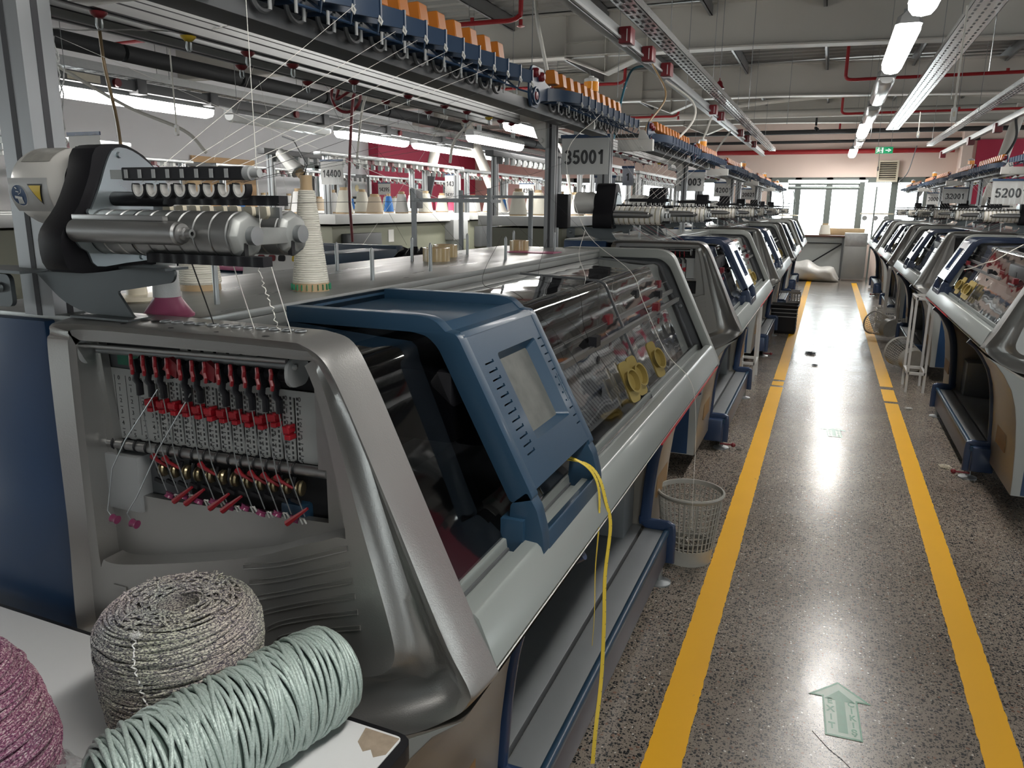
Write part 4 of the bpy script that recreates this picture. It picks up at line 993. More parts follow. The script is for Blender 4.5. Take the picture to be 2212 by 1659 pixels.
for z, x in ((2.74, -6.08), (2.68, -5.93)): tray(x, 1.0, 19.5, z, .12, FOILD, 'cable_tray', 'perforated cable tray over the left lamps, %s of a close pair' % ('upper' if z > 2.68 else 'lower'))
r = thing('power_busbar', 'grey busbar beside the bright tray with red tap-off boxes along it', 'busbar', (-1.24, .8, 2.55), base=(-1.24, .8, 2.55))
M().box(-1.265, -1.215, .8, 15.2, 2.53, 2.61).build('busbar_duct', pm('busbar_grey', (.33, .34, .34), .38, .5), r, bevel=.004)
M().box(-1.21, -1.195, .8, 15.2, 2.535, 2.55).build('bright_flange', ALU, r)
for y in (4.63, 5.21, 5.82, 8.23, 8.82, 10.8, 11.66, 12.7, 3.4):
    b = M().box(-1.212, -1.14, y - .055, y + .055, 2.51, 2.60).build('tap_off_box', DKRED, r, bevel=.008)
    M().box(-1.165, -1.16, y - .0565, y - .055, 2.52, 2.585).build('white_label', PAPER, b)
r = thing('power_busbar', 'grey busbar above the pale left lamps with red round caps', 'busbar', (-5.6, 1, 2.56), base=(-5.6, 1, 2.56))
M().box(-5.63, -5.57, 1.0, 19.5, 2.52, 2.60).build('busbar_duct', DUCT, r, bevel=.004)
for y in (5.0, 7.35, 9.6, 12.2): M().cyl((-5.57, y, 2.56), (-5.54, y, 2.56), .035, 14).build('red_cap', DKRED, r)
for y in (5.25, 6.1, 7.9, 9.3, 10.9): M().box(-5.655, -5.545, y - .05, y + .05, 2.50, 2.62).build('joint_clamp', DUCT, r, bevel=.006)
M().box(-5.569, -5.566, 4.55, 4.85, 2.53, 2.59).build('maker_plate', CREAM, r)
r = thing('power_busbar', 'pale busbar at the upper right with dark red tap-off boxes', 'busbar', (1.62, .8, 2.52), base=(1.62, .8, 2.52))
M().box(1.60, 1.65, .8, 15.0, 2.50, 2.56).build('busbar_duct', ALU, r, bevel=.004)
for y in (8.6, 10.2, 12.0, 14.8): M().box(1.58, 1.66, y - .07, y + .07, 2.44, 2.54).build('tap_off_box', DKRED, r, bevel=.008)
m = M(); z = 2.86
for k in range(12): m.cyl((-6.0, 1.0 + k * 1.5, 2.90), (-6.0, 2.46 + k * 1.5, 2.90), .075, 14)
T(m.build('insulated_pipe', BLKPIPE), 'thick black foam-wrapped pipe over the trays on the left', 'pipe')
# tube lamps
def lamp(x, y, z, lit=True, along='y', L=1.28, root=None):
    r = root or thing('tube_lamp', 'x', 'ceiling lamp', (0, 0, 0), base=(0, 0, 0))
    h = M(); h.loft([[(a * s, yy, c) for a, c in ((-.063, .02), (-.056, .055), (-.03, .075), (.03, .075), (.056, .055), (.063, .02))] for yy, s in ((-L / 2, .7), (-L / 2 + .03, 1), (L / 2 - .03, 1), (L / 2, .7))], capa=True, capb=True)
    h.build('lamp_body', GREY, r)
    d = M(); d.loft([[(a * s * 1.25, yy, c * s) for a, c in ((-.048, .02), (-.046, -.01), (-.03, -.035), (0, -.042), (.03, -.035), (.046, -.01), (.048, .02))] for yy, s in ((-L / 2 + .01, .7), (-L / 2 + .05, 1), (L / 2 - .05, 1), (L / 2 - .01, .7))], capa=True, capb=True)
    d.build('lamp_diffuser', TUBE if lit else LAMPOFF, r)
    m = M()
    for yy in (-L / 3, L / 3): m.box(-.02, .02, yy - .01, yy + .01, .07, .13)
    m.build('lamp_clip', ZINC, r)
    for yy in (-L * .42,): M().tube([(.0, yy, .07), (.0, yy, 1.3)], .0022, 5).build('hanging_wire', ZINC, r)
    return r
L0 = lamp(0, 0, 0); LX = lamp(0, 0, 0, lit=False)
used = [False, False]
LIT = []
def put_lamp(x, y, z, lit, label, group, rz=0):
    k = 0 if lit else 1; src = L0 if lit else LX
    o = src if not used[k] else dup(src); used[k] = True
    if group == G1: s = 1.333; x, y, z = x * s, y * s, 1.6 + (z - 1.6) * s; o.scale = (s, s, s)
    o.location = (x, y, z); o.rotation_euler = (0, 0, rz); tag(o, label, 'ceiling lamp', group)
    if lit: LIT.append(o)
G1 = 'lamps in a line above the aisle'; G2 = 'lamps under the left cable trays'; G3 = 'tube lamps added to brighten the hall'
put_lamp(.28, 5.25, 2.5, True, 'brightly lit tube lamp over the aisle, the largest lamp in view', G1)
put_lamp(.30, 3.60, 2.5, True, 'tube lamp of which only the far end hangs into the top edge above the aisle', G1)
for y, l in ((6.95, 'unlit tube lamp right behind the bright one over the aisle'), (8.6, 'unlit tube lamp, second behind the bright one over the aisle'), (12.0, 'unlit tube lamp over the aisle between two lit ones')): put_lamp(.28, y, 2.5, False, l, G1)
put_lamp(.27, 10.3, 2.5, True, 'lit tube lamp halfway down the aisle row', G1); put_lamp(.25, 14.2, 2.5, True, 'lit tube lamp at the far end of the aisle row, near the exit sign', G1)
for y, lit, l in ((5.4, True, 'long lit tube lamp on the left, below the grey busbar with the cream plate'), (7.35, False, 'unlit grey tube lamp on the left between two lit ones'), (9.25, True, 'lit tube lamp before the start of the crimson wall'), (11.2, True, 'lit tube lamp in front of the crimson wall'), (12.9, True, 'lit tube lamp touching the crimson wall\'s far edge in view'), (15.2, True, 'dim small lit lamp seen past the slanting column')): put_lamp(-5.75, y, 2.46, lit, l, G2)
put_lamp(-3.2, 8.6, 2.42, True, 'lit tube lamp showing behind the top of the plate 35001', G2); put_lamp(-4.2, 9.8, 2.42, True, 'lit tube lamp low over the olive cabinets, seen left of the second upright', G2)
for x, y in ((.28, .6), (-5.75, .8), (3.6, 7.5), (-2.4, 15.5), (4.2, 12.5)): put_lamp(x, y, 2.6, True, 'lit tube lamp added to brighten the hall', G3)  # extra lamps added as fill light, no known fixtures at these spots
m = M(); 
r = thing('twin_lamp_rail', 'pair of unlit lamps side by side in front of the far windows', 'ceiling lamp', (.1, 19.2, 2.15), base=(.1, 19.2, 2.15))
for z in (2.17, 2.07): M().tube([(-.95, 19.2 - (z - 2) * .2, z), (.55, 19.2 - (z - 2) * .2, z)], .035, 10).build('lamp_tube', MULL, r)
M().tube([(-.95, 19.1, 2.22), (.7, 19.1, 2.22)], .02, 8).build('lit_strip', TUBE, r)
# exit sign, louvre, camera, bell
r = thing('exit_sign', 'green exit sign with a running figure and an arrow, hung before the far wall', 'sign', (.75, 15, 2.55), base=(.75, 15, 2.55))
M().box(.615, .885, 14.98, 15.0, 2.535, 2.645).build('sign_box', GREENS, r, bevel=.003)
m = M(); yy = 14.979; F = lambda pts: m.add([(a, yy, b) for a, b in pts], [tuple(range(len(pts)))])
F([(.77, 2.582), (.82, 2.582), (.82, 2.598), (.77, 2.598)]); F([(.815, 2.560), (.862, 2.590), (.815, 2.620), (.808, 2.610), (.838, 2.590), (.808, 2.570)])
F([(.665 + .012 * math.cos(t), 2.625 + .012 * math.sin(t)) for t in [i * PI / 5 for i in range(10)]]); F([(.650, 2.612), (.69, 2.600), (.680, 2.575), (.655, 2.585)]); F([(.655, 2.585), (.68, 2.575), (.70, 2.555), (.69, 2.550)]); F([(.655, 2.585), (.665, 2.575), (.640, 2.552), (.628, 2.556)]); F([(.69, 2.60), (.715, 2.59), (.712, 2.583), (.68, 2.588)]); F([(.65, 2.61), (.632, 2.59), (.637, 2.585), (.66, 2.60)]); F([(.715, 2.545), (.735, 2.545), (.735, 2.635), (.715, 2.635)])
m.build('sign_pictogram', emit('sign_white', (1, 1, 1), 1.1), r, recalc=False)
m = M()
for x in (.65, .85): m.tube([(x, 14.99, 2.645), (x, 14.99, 3.9)], .003, 5)
m.build('sign_wire', ZINC, r)
r = thing('wall_louvre', 'beige slatted ventilation grille on the far wall over the windows', 'vent', (1.15, 20.4, 2.28), base=(1.15, 20.4, 2.28))
m = M(); m.box(.93, 1.37, 20.36, 20.48, 2.24, 2.29); m.box(.93, 1.37, 20.36, 20.48, 2.68, 2.72); m.box(.93, .97, 20.36, 20.48, 2.29, 2.68); m.box(1.33, 1.37, 20.36, 20.48, 2.29, 2.68); m.build('louvre_frame', CREAM, r)
M().box(.97, 1.33, 20.46, 20.49, 2.29, 2.68).build('dark_backing', BLACKM, r)
for k in range(8): M().bar((.97, 20.41, 2.315 + k * .048), (1.33, 20.41, 2.315 + k * .048), .05, .008, (0, -.5, 1)).build('slat', CREAM, r)
m = M(); m.cyl((-.42, 16.9, 3.2), (-.42, 16.9, 3.35), .02, 8); m.lathe([(.03, 0), (.035, .10), (.0, .12)], (-.42, 16.8, 3.15), (.4, -1, -.5), 12); T(m.build('security_camera', BLACK), 'small dark security camera hanging from the pale pipe', 'camera')
def bell(x, y, z, l):
    m = M(); m.lathe([(.055, 0), (.05, .012), (.036, .03), (.030, .06), (.018, .078), (.006, .085), (.006, .11), (0, .112)], (x, y, z), n=20); o = m.build('sprinkler_bell', DKRED); T(o, l, 'bell')
bell(-1.24, 9.0, 2.86, 'dark red bell hanging on a wire below the first girder')
T(M().tube([(-1.24, 9.0, 2.965), (-1.24, 9.0, 3.9)], .004, 5).build('hanging_rod', ZINC), 'thin wire that carries the dark red bell', 'wire')
def sw(x, y, z, l, cm=WHITEP):
    r = thing('pull_switch', l, 'switch', (x, y, z), base=(x, y, z)); M().prism(rrect(x, z, .022, .06, .01), 'y', y - .008, y + .008).build('switch_body', cm, r, bevel=.003); M().box(x - .004, x + .004, y - .010, y - .007, z - .01, z + .012).build('rocker', CREAM, r)
    M().tube([(x, y, z + .03), (x - .002, y, 2.45)], .004, 6).build('switch_cord', HOSE, r)
sw(-3.47, 3.5, 2.0, 'white cord switch hanging beside the lit lamp top left'); sw(.46, 4.0, 2.01, 'white pendant switch over the right row of machines'); sw(.66, 8.0, 2.26, 'small grey pendant switch right of the exit sign', GREY); sw(.55, 12, 2.15, 'small grey switch hanging near the wall louvre', GREY)
# ------------------------------------------------------------------ floor markings
TAPE = tape_mat((.78, .40, .0))
def strip(x0, x1, y0, y1, label):
    m = M(); n = int((y1 - y0) / .02); a = []; b = []
    for k in range(n + 1):
        y = y0 + (y1 - y0) * k / n; a.append((x0 + random.uniform(-.002, .002), y, .0015)); b.append((x1 + random.uniform(-.002, .002), y, .0015))
    m.loft([a, b], closed=False); o = m.build('floor_tape', TAPE, smooth=0, recalc=False); return tag(o, label, 'floor tape', 'yellow aisle tapes')
strip(-.362, -.253, -1.0, 7.30, 'yellow tape line on the left of the aisle, the long near piece'); strip(-.358, -.255, 7.36, 7.55, 'short yellow tape patch in the left line, between two gaps'); strip(-.356, -.253, 7.62, 18.9, 'far stretch of the left yellow tape line, running toward the white sack')
strip(.579, .684, -1.0, 7.05, 'yellow tape line on the right of the aisle, the long near piece'); strip(.578, .686, 7.12, 7.6, 'short yellow tape patch in the right line, between two gaps'); strip(.58, .69, 7.72, 18.8, 'far stretch of the right yellow tape line, running toward the grey cabinet')
def arrow(x, y, s, label, rz=.05):
    r = thing('floor_arrow', label, 'floor sticker', (x, y, 0), 'exit arrows on the floor'); r.rotation_euler = (0, 0, rz); r.scale = (s * .78, s, 1)
    o = [(-.070, -.15), (.070, -.15), (.070, .055), (.125, .055), (.0, .155), (-.125, .055), (-.070, .055)]
    i2 = [(-.063, -.142), (.063, -.142), (.063, .062), (.103, .062), (.0, .145), (-.103, .062), (-.063, .062)]
    M().prism(o, 'z', .0006, .0016).build('arrow_sheet', GREENPALE, r, smooth=0)
    M().prism(o, 'z', .0016, .0019, [i2]).build('arrow_outline', GREENA, r, smooth=0)
    M().prism([(-.018, -.125), (.018, -.125), (.018, .045), (.062, .045), (0, .105), (-.062, .045), (-.018, .045)], 'z', .0016, .0020).build('inner_arrow', GREENA, r, smooth=0)
    t = M()
    for k, c in enumerate('EXIT'): t.text(c, .042, Matrix.Translation((-.041, .035 - k * .044, .0018)), .0002, bold=True)
    for k, c in enumerate('ÇIKIŞ'): t.text(c, .038, Matrix.Translation((.042, .035 - k * .037, .0018)), .0002, bold=True)
    t.build('arrow_lettering', GREENA, r, smooth=0, recalc=False)
arrow(.185, 2.46, 1.0, 'green EXIT arrow sticker on the floor, the near large one'); arrow(.175, 5.93, .9, 'small distant green exit arrow sticker in the middle of the aisle'); 
arrow(.15, 9.9, .9, 'faint farthest exit arrow sticker, out in the glare')
# floor litter
def litter(x, y, s, mt, l):
    m = M()
    for k in range(26):
        a = random.uniform(0, 6.28); p = [(x + random.uniform(-s, s), y + random.uniform(-s, s), .004 + random.uniform(0, s * .3)) for _ in range(4)]; m.tube(crom(p, 4), s * .03, 4)
    T(m.build('lint_tuft', mt), l, 'lint')
litter(-.06, 9.2, .06, DUCT, 'dark fluff tuft on the shining floor near the left tape'); litter(.0, 8.5, .03, DGREY, 'small dark fluff bit on the shining floor'); litter(.62 + .13, 6.9, .03, WHITEP, 'white lint scrap by the right tape'); litter(.83, 5.35, .035, CREAM, 'pale crumpled scrap on the floor beside the right tape'); litter(-.42, 5.2, .025, BRONZE, 'bit of thread on the floor beside the knob')
T(M().tube(crom([(.10, 2.33 - .02, .001), (.15, 2.24, .001), (.19, 2.20, .001), (.24, 2.13, .001)], 5), .0007, 4).build('floor_crack', BLACKM), 'hairline crack in the terrazzo in front of the near exit arrow', 'crack')

# ------------------------------------------------------------------ baskets
def basket(loc, rot, label, r0=.115, r1=.148, h=.335, mt=None, group='wire waste baskets'):
    mt = mt or pm('grey_basket_plastic', (.33, .325, .295), .4, 0, None, .12, 20)
    R = thing('waste_basket', label, 'basket', loc, group, base=(0, 0, 0)); R.rotation_euler = rot
    M().lathe([(r1 - .003, h - .022), (r1, h - .02), (r1 + .007, h - .006), (r1 + .004, h), (r1 - .004, h), (r1 - .006, h - .02)], n=48, cap=False).build('rim', mt, R)
    M().lathe([(0, .004), (r0 - .006, .004), (r0 + .004, .075), (r0 + .001, .075), (r0 - .004, .0), (0, 0)], n=48, cap=False).build('solid_base', mt, R)
    m = M()
    for k in range(36):
        a = 2 * PI * k / 36; m.tube([((r0 + .002) * math.cos(a), (r0 + .002) * math.sin(a), .07), ((r1 - .004) * math.cos(a), (r1 - .004) * math.sin(a), h - .015)], 0, prof=[(-.0032, -.0015), (.0032, -.0015), (.0032, .0015), (-.0032, .0015)])
    for k in range(8):
        t = k / 8; z = .085 + (h - .10) * t; rr = r0 + .002 + (r1 - r0 - .006) * (z - .07) / (h - .085); m.tube([(rr * math.cos(a), rr * math.sin(a), z) for a in [i * PI / 24 for i in range(48)]], .002, 4, closed=True)
    m.build('lattice', mt, R); return R
basket((-.475, 3.40, 0), (0, 0, 0), 'pale grey plastic lattice waste basket standing by the near left tape')
m = M()
for k in range(40):
    p = [(-.475 + random.uniform(-.06, .06), 3.40 + random.uniform(-.06, .06), .02 + random.uniform(0, .07)) for _ in range(4)]; m.tube(crom(p, 4), .003, 4)
tag(m.build('yarn_scraps', BRONZE), 'tangle of dull yarn scraps in the bottom of the near basket', 'yarn scraps', kind='stuff')
basket((.90, 8.35, .15), (math.radians(82), 0, math.radians(200)), 'lattice basket lying on its side on the right, its mouth facing the aisle')
basket((.84, 10.6, .15), (math.radians(84), 0, math.radians(215)), 'lattice basket tipped over in front of the white crate')
def crate(loc, label, mt, w=.36, d=.28, h=.24):
    R = thing('plastic_crate', label, 'crate', loc, 'perforated crates beside the machines', base=(0, 0, 0)); m = M()
    m.box(-w / 2, w / 2, -d / 2, d / 2, 0, .01)
    for s in (-1, 1):
        for z0, z1 in ((0, .05), (h - .04, h), (h * .45, h * .5), (h*.68, h*.72)): m.box(-w / 2, w / 2, s * d / 2 - .006, s * d / 2 + .006, z0, z1); m.box(s * w / 2 - .006, s * w / 2 + .006, -d / 2, d / 2, z0, z1)
        for k in range(9): x = -w / 2 + w * k / 8; m.box(x - .006, x + .006, s * d / 2 - .005, s * d / 2 + .005, 0, h)
        for k in range(7): y = -d / 2 + d * k / 6; m.box(s * w / 2 - .005, s * w / 2 + .005, y - .006, y + .006, 0, h)
    m.build('crate_lattice', mt, R, smooth=0); M().box(-w / 2 - .015, w / 2 + .015, -d / 2 - .015, d / 2 + .015, h - .012, h - .008) ; return R
crate((.92, 12.0, 0), 'white perforated crate on the right, behind the tipped basket', pm('crate_white', (.50, .50, .48), .4)); crate((-.52, 14.0, 0), 'grey perforated crate by the left row, before the sack', pm('crate_grey', (.22, .22, .22), .4))
R = thing('ribbed_bin', 'black ribbed fabric bin with pale stripes, standing by the left row', 'bin', (-.44, 10.75, 0), base=(0, 0, 0))
pr = []; 
for k in range(14): z = .02 + k * .025; pr += [(.158 + .004 * (k % 2), z)]
m = M(); m.loft([[(a * (1 if z < .3 else 1.05), b, z) for a, b in rrect(0, 0, r * 2, r * 1.9, .03)] for r, z in [(.15, 0)] + pr + [(.172, .37), (.165, .375), (.15, .34)]], capa=True); m.build('bin_body', BLACK, R)
for z in (.22, .27, .32): M().loft([[(a, b, zz) for a, b in rrect(0, 0, .336, .326, .03)] for zz in (z, z + .010)]).build('pale_stripe', GREY, R)
M().loft([[(a, b, .345) for a, b in rrect(0, 0, .30, .29, .03)]], capb=True).build('bin_contents', BLACKM, R)
# trestle stands of white angle bars
def trestle(x, y, label):
    m = M(); h = .86
    for sx in (-.07, .07):
        for sy in (-.16, .16): m.box(x + sx - .010, x + sx + .010, y + sy - .010, y + sy + .010, 0, h)
    for z in (.16, h - .03):
        for sy in (-.16, .16): m.box(x - .07, x + .07, y + sy - .01, y + sy + .01, z, z + .024)
        for sx in (-.07, .07): m.box(x + sx - .01, x + sx + .01, y - .16, y + .16, z, z + .024)
    T(m.build('trestle_stand', pm('white_frame_paint', (.50, .50, .49), .45)), label, 'stand')
trestle(-.60, 7.60, 'white bar stand wedged between the first two machines on the left'); trestle(.85, 7.75, 'tall white bar stand on the right, between the two nearest machines'); trestle(.88, 11.5, 'white bar stand on the right beside the perforated crate')

# ------------------------------------------------------------------ far end
R = thing('steel_cabinet', 'scuffed grey steel cabinet in front of the far windows', 'cabinet', (.60, 19.55, 0), base=(.60, 19.55, 0))
M().box(.36, .84, 19.32, 19.75, .04, 1.08).build('cabinet_body', pm('scuffed_steel', (.34, .34, .33), .42, .4, None, .25, 6), R, bevel=.006)
M().box(.375, .825, 19.31, 19.322, .07, .78).build('cabinet_door', pm('cab_door', (.30, .30, .29), .4, .4, None, .15, 4), R, bevel=.004)
M().box(.375, .825, 19.31, 19.322, .80, 1.06).build('cabinet_drawer', pm('cab_drawer', (.36, .36, .36), .4, .4, None, .45, 9), R, bevel=.004)
R = thing('work_bench', 'long bench with a brown edge and a grey skirt under the far windows', 'bench', (-.5, 19.5, 0), base=(-.5, 19.5, 0))
M().box(-1.3, .36, 19.3, 20.1, .98, 1.02).build('bench_top', pm('brown_bench_top', (.08, .035, .025), .4, 0, None, .2, 10), R, bevel=.004)
M().box(-1.3, .36, 19.4, 19.42, .05, .98).build('bench_skirt', SILVERP, R); 
for x in (-1.25, .33): M().box(x - .02, x + .02, 19.34, 19.38, 0, .98).build('bench_leg', DGREY, R)
M().bar((-.38, 19.36, .34), (.33, 19.36, .84), .02, .03).build('diagonal_brace', BLACK, R); M().box(-.9, .35, 19.35, 19.37, .83, .85).build('cross_brace', BLACK, R)
def cone(x, y, z, h, r0, r1, mt, label, group, tubem=None, detail=False, cat='yarn cone'):
    R = thing('yarn_cone', label, cat, (x, y, z), group, base=(0, 0, 0))
    m = M(); n = 40 if detail else 20; pr = [(r0 * .93, .012)] 
    k = int(h / .0022) if detail else 6
    for i in range(k + 1):
        t = i / k; r = r0 + (r1 - r0) * t; pr.append((r + (.0006 * math.sin(i * 2.4) if detail else 0), .018 + (h - .03) * t))
    pr.append((r1 * .9, h - .01)); m.lathe(pr, n=n); m.build('wound_yarn', mt, R)
    tm = tubem or CARD
    m = M(); m.lathe([(r0 * .95, 0), (r0 * .95, .018), (r1 * .72, h), (r1 * .75, h + .022), (r1 * .62, h + .022), (r1 * .6, h)], n=24, cap=False); m.build('cone_tube', tm, R)
    return R
def yarnmat(nm, col, sc=1, ang=1.2):
    m = pm(nm, col, .75, 0); nt = m.node_tree; L = nt.links.new; b = nt.nodes['Principled BSDF']; tc = N(nt, 'ShaderNodeTexCoord')
    hs = []
    for a in (ang, -ang):
        w = N(nt, 'ShaderNodeTexWave'); w.inputs['Scale'].default_value = 90 * sc; w.inputs['Distortion'].default_value = 1.5; w.inputs['Detail'].default_value = 1; w.bands_direction = 'Z'
        mp = N(nt, 'ShaderNodeMapping'); mp.inputs['Rotation'].default_value = (.12 * a, .12 * a, 0); L(tc.outputs['Object'], mp.inputs[0]); L(mp.outputs[0], w.inputs['Vector']); hs.append(w.outputs['Fac'])
    mn = N(nt, 'ShaderNodeMath', operation='MULTIPLY'); L(hs[0], mn.inputs[0]); L(hs[1], mn.inputs[1])
    bp = N(nt, 'ShaderNodeBump'); bp.inputs['Strength'].default_value = .7; bp.inputs['Distance'].default_value = .0015; L(mn.outputs[0], bp.inputs['Height']); L(bp.outputs[0], b.inputs['Normal'])
    return m
YCREAM = yarnmat('cream_cotton_yarn', (.66, .64, .56)); YWHITE = yarnmat('white_yarn', (.74, .74, .73)); YBEIGE = yarnmat('beige_yarn', (.50, .42, .32)); YBLUE = pm('blue_yarn', (.02, .12, .35), .7)
for x, h, r, l in ((-.72, .22, .10, 'cream yarn cone on the far bench, left one'), (-.08, .24, .13, 'wide cream yarn cone on the far bench, right one')): cone(x, 19.6, 1.02, h, r, r * .75, YCREAM, l, 'cones on the far bench')
T(M().box(.02, .78, 19.8, 20.1, 1.021, 1.17).build('cardboard_box', CARD, bevel=.004), 'low cardboard box on the far bench behind the wide cone', 'box')
# sack
def blob(nx, ny, f): 
    return None
m = M(); rings = []; nn = 28
for i in range(nn + 1):
    t = i / nn; x = -.92 + 1.22 * t; r = []
    hh = (.36 + .07 * math.sin(t * 5) + .03 * math.sin(t * 17)) * min(1, t * 9 + .25) * min(1, (1 - t) * 7 + .3); dd = .30 * min(1, t * 8 + .4) * min(1, (1 - t) * 6 + .4)
    for j in range(24):
        a = 2 * PI * j / 24; q = 1 + .05 * math.sin(3 * a + 9 * t) + .03 * math.sin(7 * a - 14 * t)
        r.append((x + .02 * math.sin(a * 4), 18.98 - .3 * 0 + dd * math.cos(a) * q, max(.004, hh * .5 + hh * .55 * math.sin(a) * q)))
    rings.append(r)
m.loft(rings, capa=True, capb=True); T(m.build('plastic_sack', pm('white_sack_plastic', (.66, .65, .62), .35, 0, (6, .6, .03), .08, 5), smooth=80), 'crumpled whitish plastic sack lying on the floor below the far bench', 'sack')
# linking machines on the bench: poles, ring of hooks
def stand(x, y, label):
    R = thing('linking_machine', label, 'machine', (x, y, 1.02), base=(0, 0, 0))
    M().tube([(0, 0, 0), (0, 0, .75), (-.05, 0, 1.0)], .012, 8).build('stand_pole', MULL, R)
    M().lathe([(.10, 0), (.10, .025), (.02, .03)], (0, 0, .42), n=24).build('stand_plate', CREAM, R)
    m = M(); m.tube([(-.25, 0, .68), (0, 0, .72), (.2, 0, .70)], .007, 6)
    for k in range(6): m.tube([(-.2 + k * .07, 0, .70), (-.2 + k * .07, -.02, .74), (-.19 + k * .07, 0, .76)], .004, 5)
    m.build('hook_arm', MULL, R)
    m = M()
    for k in range(3): m.tube([(.08 * math.cos(t) + .1 * k - .05, 0, .12 + .07 * math.sin(t)) for t in [i * PI / 10 for i in range(20)]], .008, 6, closed=True)
    m.build('drive_wheels', DGREY, R)
stand(-1.05, 19.7, 'thin-poled machine with hooks on the far bench before the window, left one'); stand(-.80, 19.8, 'machine with small wheels on the far bench behind the cream cone')
R = thing('overhead_light_stand', 'slim rail with three round discs in front of the right far window', 'stand', (.9, 19.2, 0), base=(0, 0, 0))
M().box(-.28, .40, -.01, .01, 1.50, 1.53).build('stand_rail', CREAM, R)
M().tube([(0, 0, 0), (0, 0, 2.1)], .018, 8).build('stand_pole', MULL, R)
for k in range(3): M().cyl((-.18 + k * .22, -.02, 1.42), (-.18 + k * .22, 0, 1.42), .055, 18).build('round_disc', GREY, R)

# ------------------------------------------------------------------ number plates in clear sleeves
RX90 = Matrix.Rotation(PI / 2, 4, 'X')
def sign(x, y, z, w, h, txt, label, rz=0, ts=None, pale=PAPER, group='hanging number plates'):
    R = thing('number_plate', label, 'sign', (x, y, z), group, base=(0, 0, 0)); R.rotation_euler = (0, 0, rz)
    M().box(-w / 2, w / 2, -.001, .001, -h, -.015).build('plate_sheet', pale, R)
    m = M(); n = 14; m.loft([[(-w / 2 - .008 + (w + .016) * i / n, -.006 - .002 * math.sin(i * 1.7), zz) for i in range(n + 1)] for zz in (-h - .006, -h * .5, -.01)], closed=False); m.build('clear_sleeve', CLEAR, R, recalc=False)
    M().box(-w / 2 - .006, w / 2 + .006, -.006, .003, -.018, .0).build('blue_header', BLUEP, R)
    if txt: digits(M(), txt, (ts or h * .36) * .94, Matrix.Translation((0, -.0014, -h * .56)) @ RX90).build('plate_number', INK, R, smooth=0, recalc=False)
    return R
sign(-1.245, 4.1, 1.975, .26, .205, '35001', 'large clear-sleeved number plate reading 35001 between two uprights', ts=.078)
sign(-1.30, 7.85, 1.96, .27, .20, '35003', 'crinkled number plate 35003 hanging over the second gap of the left row', ts=.075)
sign(-1.42, 11.4, 1.96, .26, .20, '42001', 'number plate over the third gap of the left row, glare across its digits', ts=.075)
sign(-1.42, 15.0, 1.96, .26, .20, '20021', 'farthest number plate of the left row', ts=.075)
sign(1.42, 7.85, 1.87, .30, .21, '52001', 'number plate 52001 at the right edge of the picture', ts=.085)
sign(1.45, 11.4, 1.89, .27, .20, '32001', 'number plate 32001 over the right row', ts=.075)
sign(1.62, 15.1, 1.90, .24, .20, '30001', 'number plate 30001, the farthest over the right row', ts=.07)
sign(-3.6, 3.0, 1.95, .22, .17, '12001', 'number plate half hidden behind the black winder cover top left', ts=.055)
sign(-4.60, 6.60, 2.03, .26, .24, '14400', 'number plate 14400 on the olive machines, left of the cream cone', ts=.075)
sign(-5.08, 10.25, 2.04, .25, .24, '14398', 'number plate 14398 before the crimson wall', ts=.072)
sign(-5.42, 14.1, 2.03, .30, .25, '14392', 'number plate 14392 partly behind the slanting column', ts=.085)
sign(-7.65, 12.6, 2.0, .26, .22, '14395', 'number plate 14395 near the wall notice', ts=.075)
sign(-6.6, 13.2, 1.92, .22, .22, '14391', 'small number plate 14391 just past 14398', ts=.065)
sign(-1.65, 6.0, 1.84, .16, .12, '122', 'small grey plate below the plate 35001', ts=.05, pale=pm('lilac_paper', (.45, .46, .52), .6)); sign(-1.52, 6.2, 1.92, .09, .15, '1', 'narrow lilac plate with a single 1, right of the plate 35001', ts=.06, pale=pm('lilac_paper2', (.45, .46, .52), .6))

# ------------------------------------------------------------------ olive-cabinet machines of the rows behind
def old_machine(x, y0, L, label, seed=0, cones=6):
    R = thing('flat_knitting_machine', label, 'knitting machine', (x, y0, 0), 'olive cabinet machines behind', base=(0, 0, 0))
    M().box(-.42, .42, 0, L, .12, 1.38).build('olive_cabinet', OLIVE, R, bevel=.01)
    M().box(-.50, .50, -.05, L + .05, 1.40, 1.50).build('cone_table', pm('pale_table', (.56, .57, .56), .4), R, bevel=.008)
    m = M(); m.box(.42, .55, .15, .75, 1.0, 1.30); m.build('side_unit', DGREY, R, bevel=.01)
    M().box(.421, .424, 1.1, 1.22, 1.18, 1.32).build('paper_label', PAPER, R)
    M().box(-.3, .55, L - .55, L - .1, 1.15, 1.42).build('carriage_unit', GREY, R, bevel=.02)
    for yy in (.05, L - .05):
        for sx in (-.35, .35): m = M(); alupost(m, sx, yy, 1.5, 2.12, .06, .06); m.build('upright_post', [POSTM, ALUD], R, smooth=0)
    M().box(-.40, -.30, -.1, L + .1, 2.10, 2.16).build('tension_rail', DUCT, R, bevel=.01); M().box(.30, .40, -.1, L + .1, 2.08, 2.12).build('hook_rail', POSTM, R, bevel=.01)
    for k in range(22):
        yy = .05 + (L - .1) * k / 21; m = M(); m.box(.31, .37, yy - .02, yy + .02, 2.035, 2.08); m.tube([(.35, yy, 2.05), (.39, yy + .02, 2.02), (.41, yy, 2.0)], .006, 5); m.build('yarn_tensioner', WHITEP if k % 3 else DKRED, R)
    for k in range(18):
        yy = .1 + (L - .2) * k / 17; M().box(-.33, -.28, yy - .015, yy + .015, 2.03, 2.10).build('yarn_tensioner', GREY, R)
    return R
OM = old_machine(0, 0, 3.1, 'x')
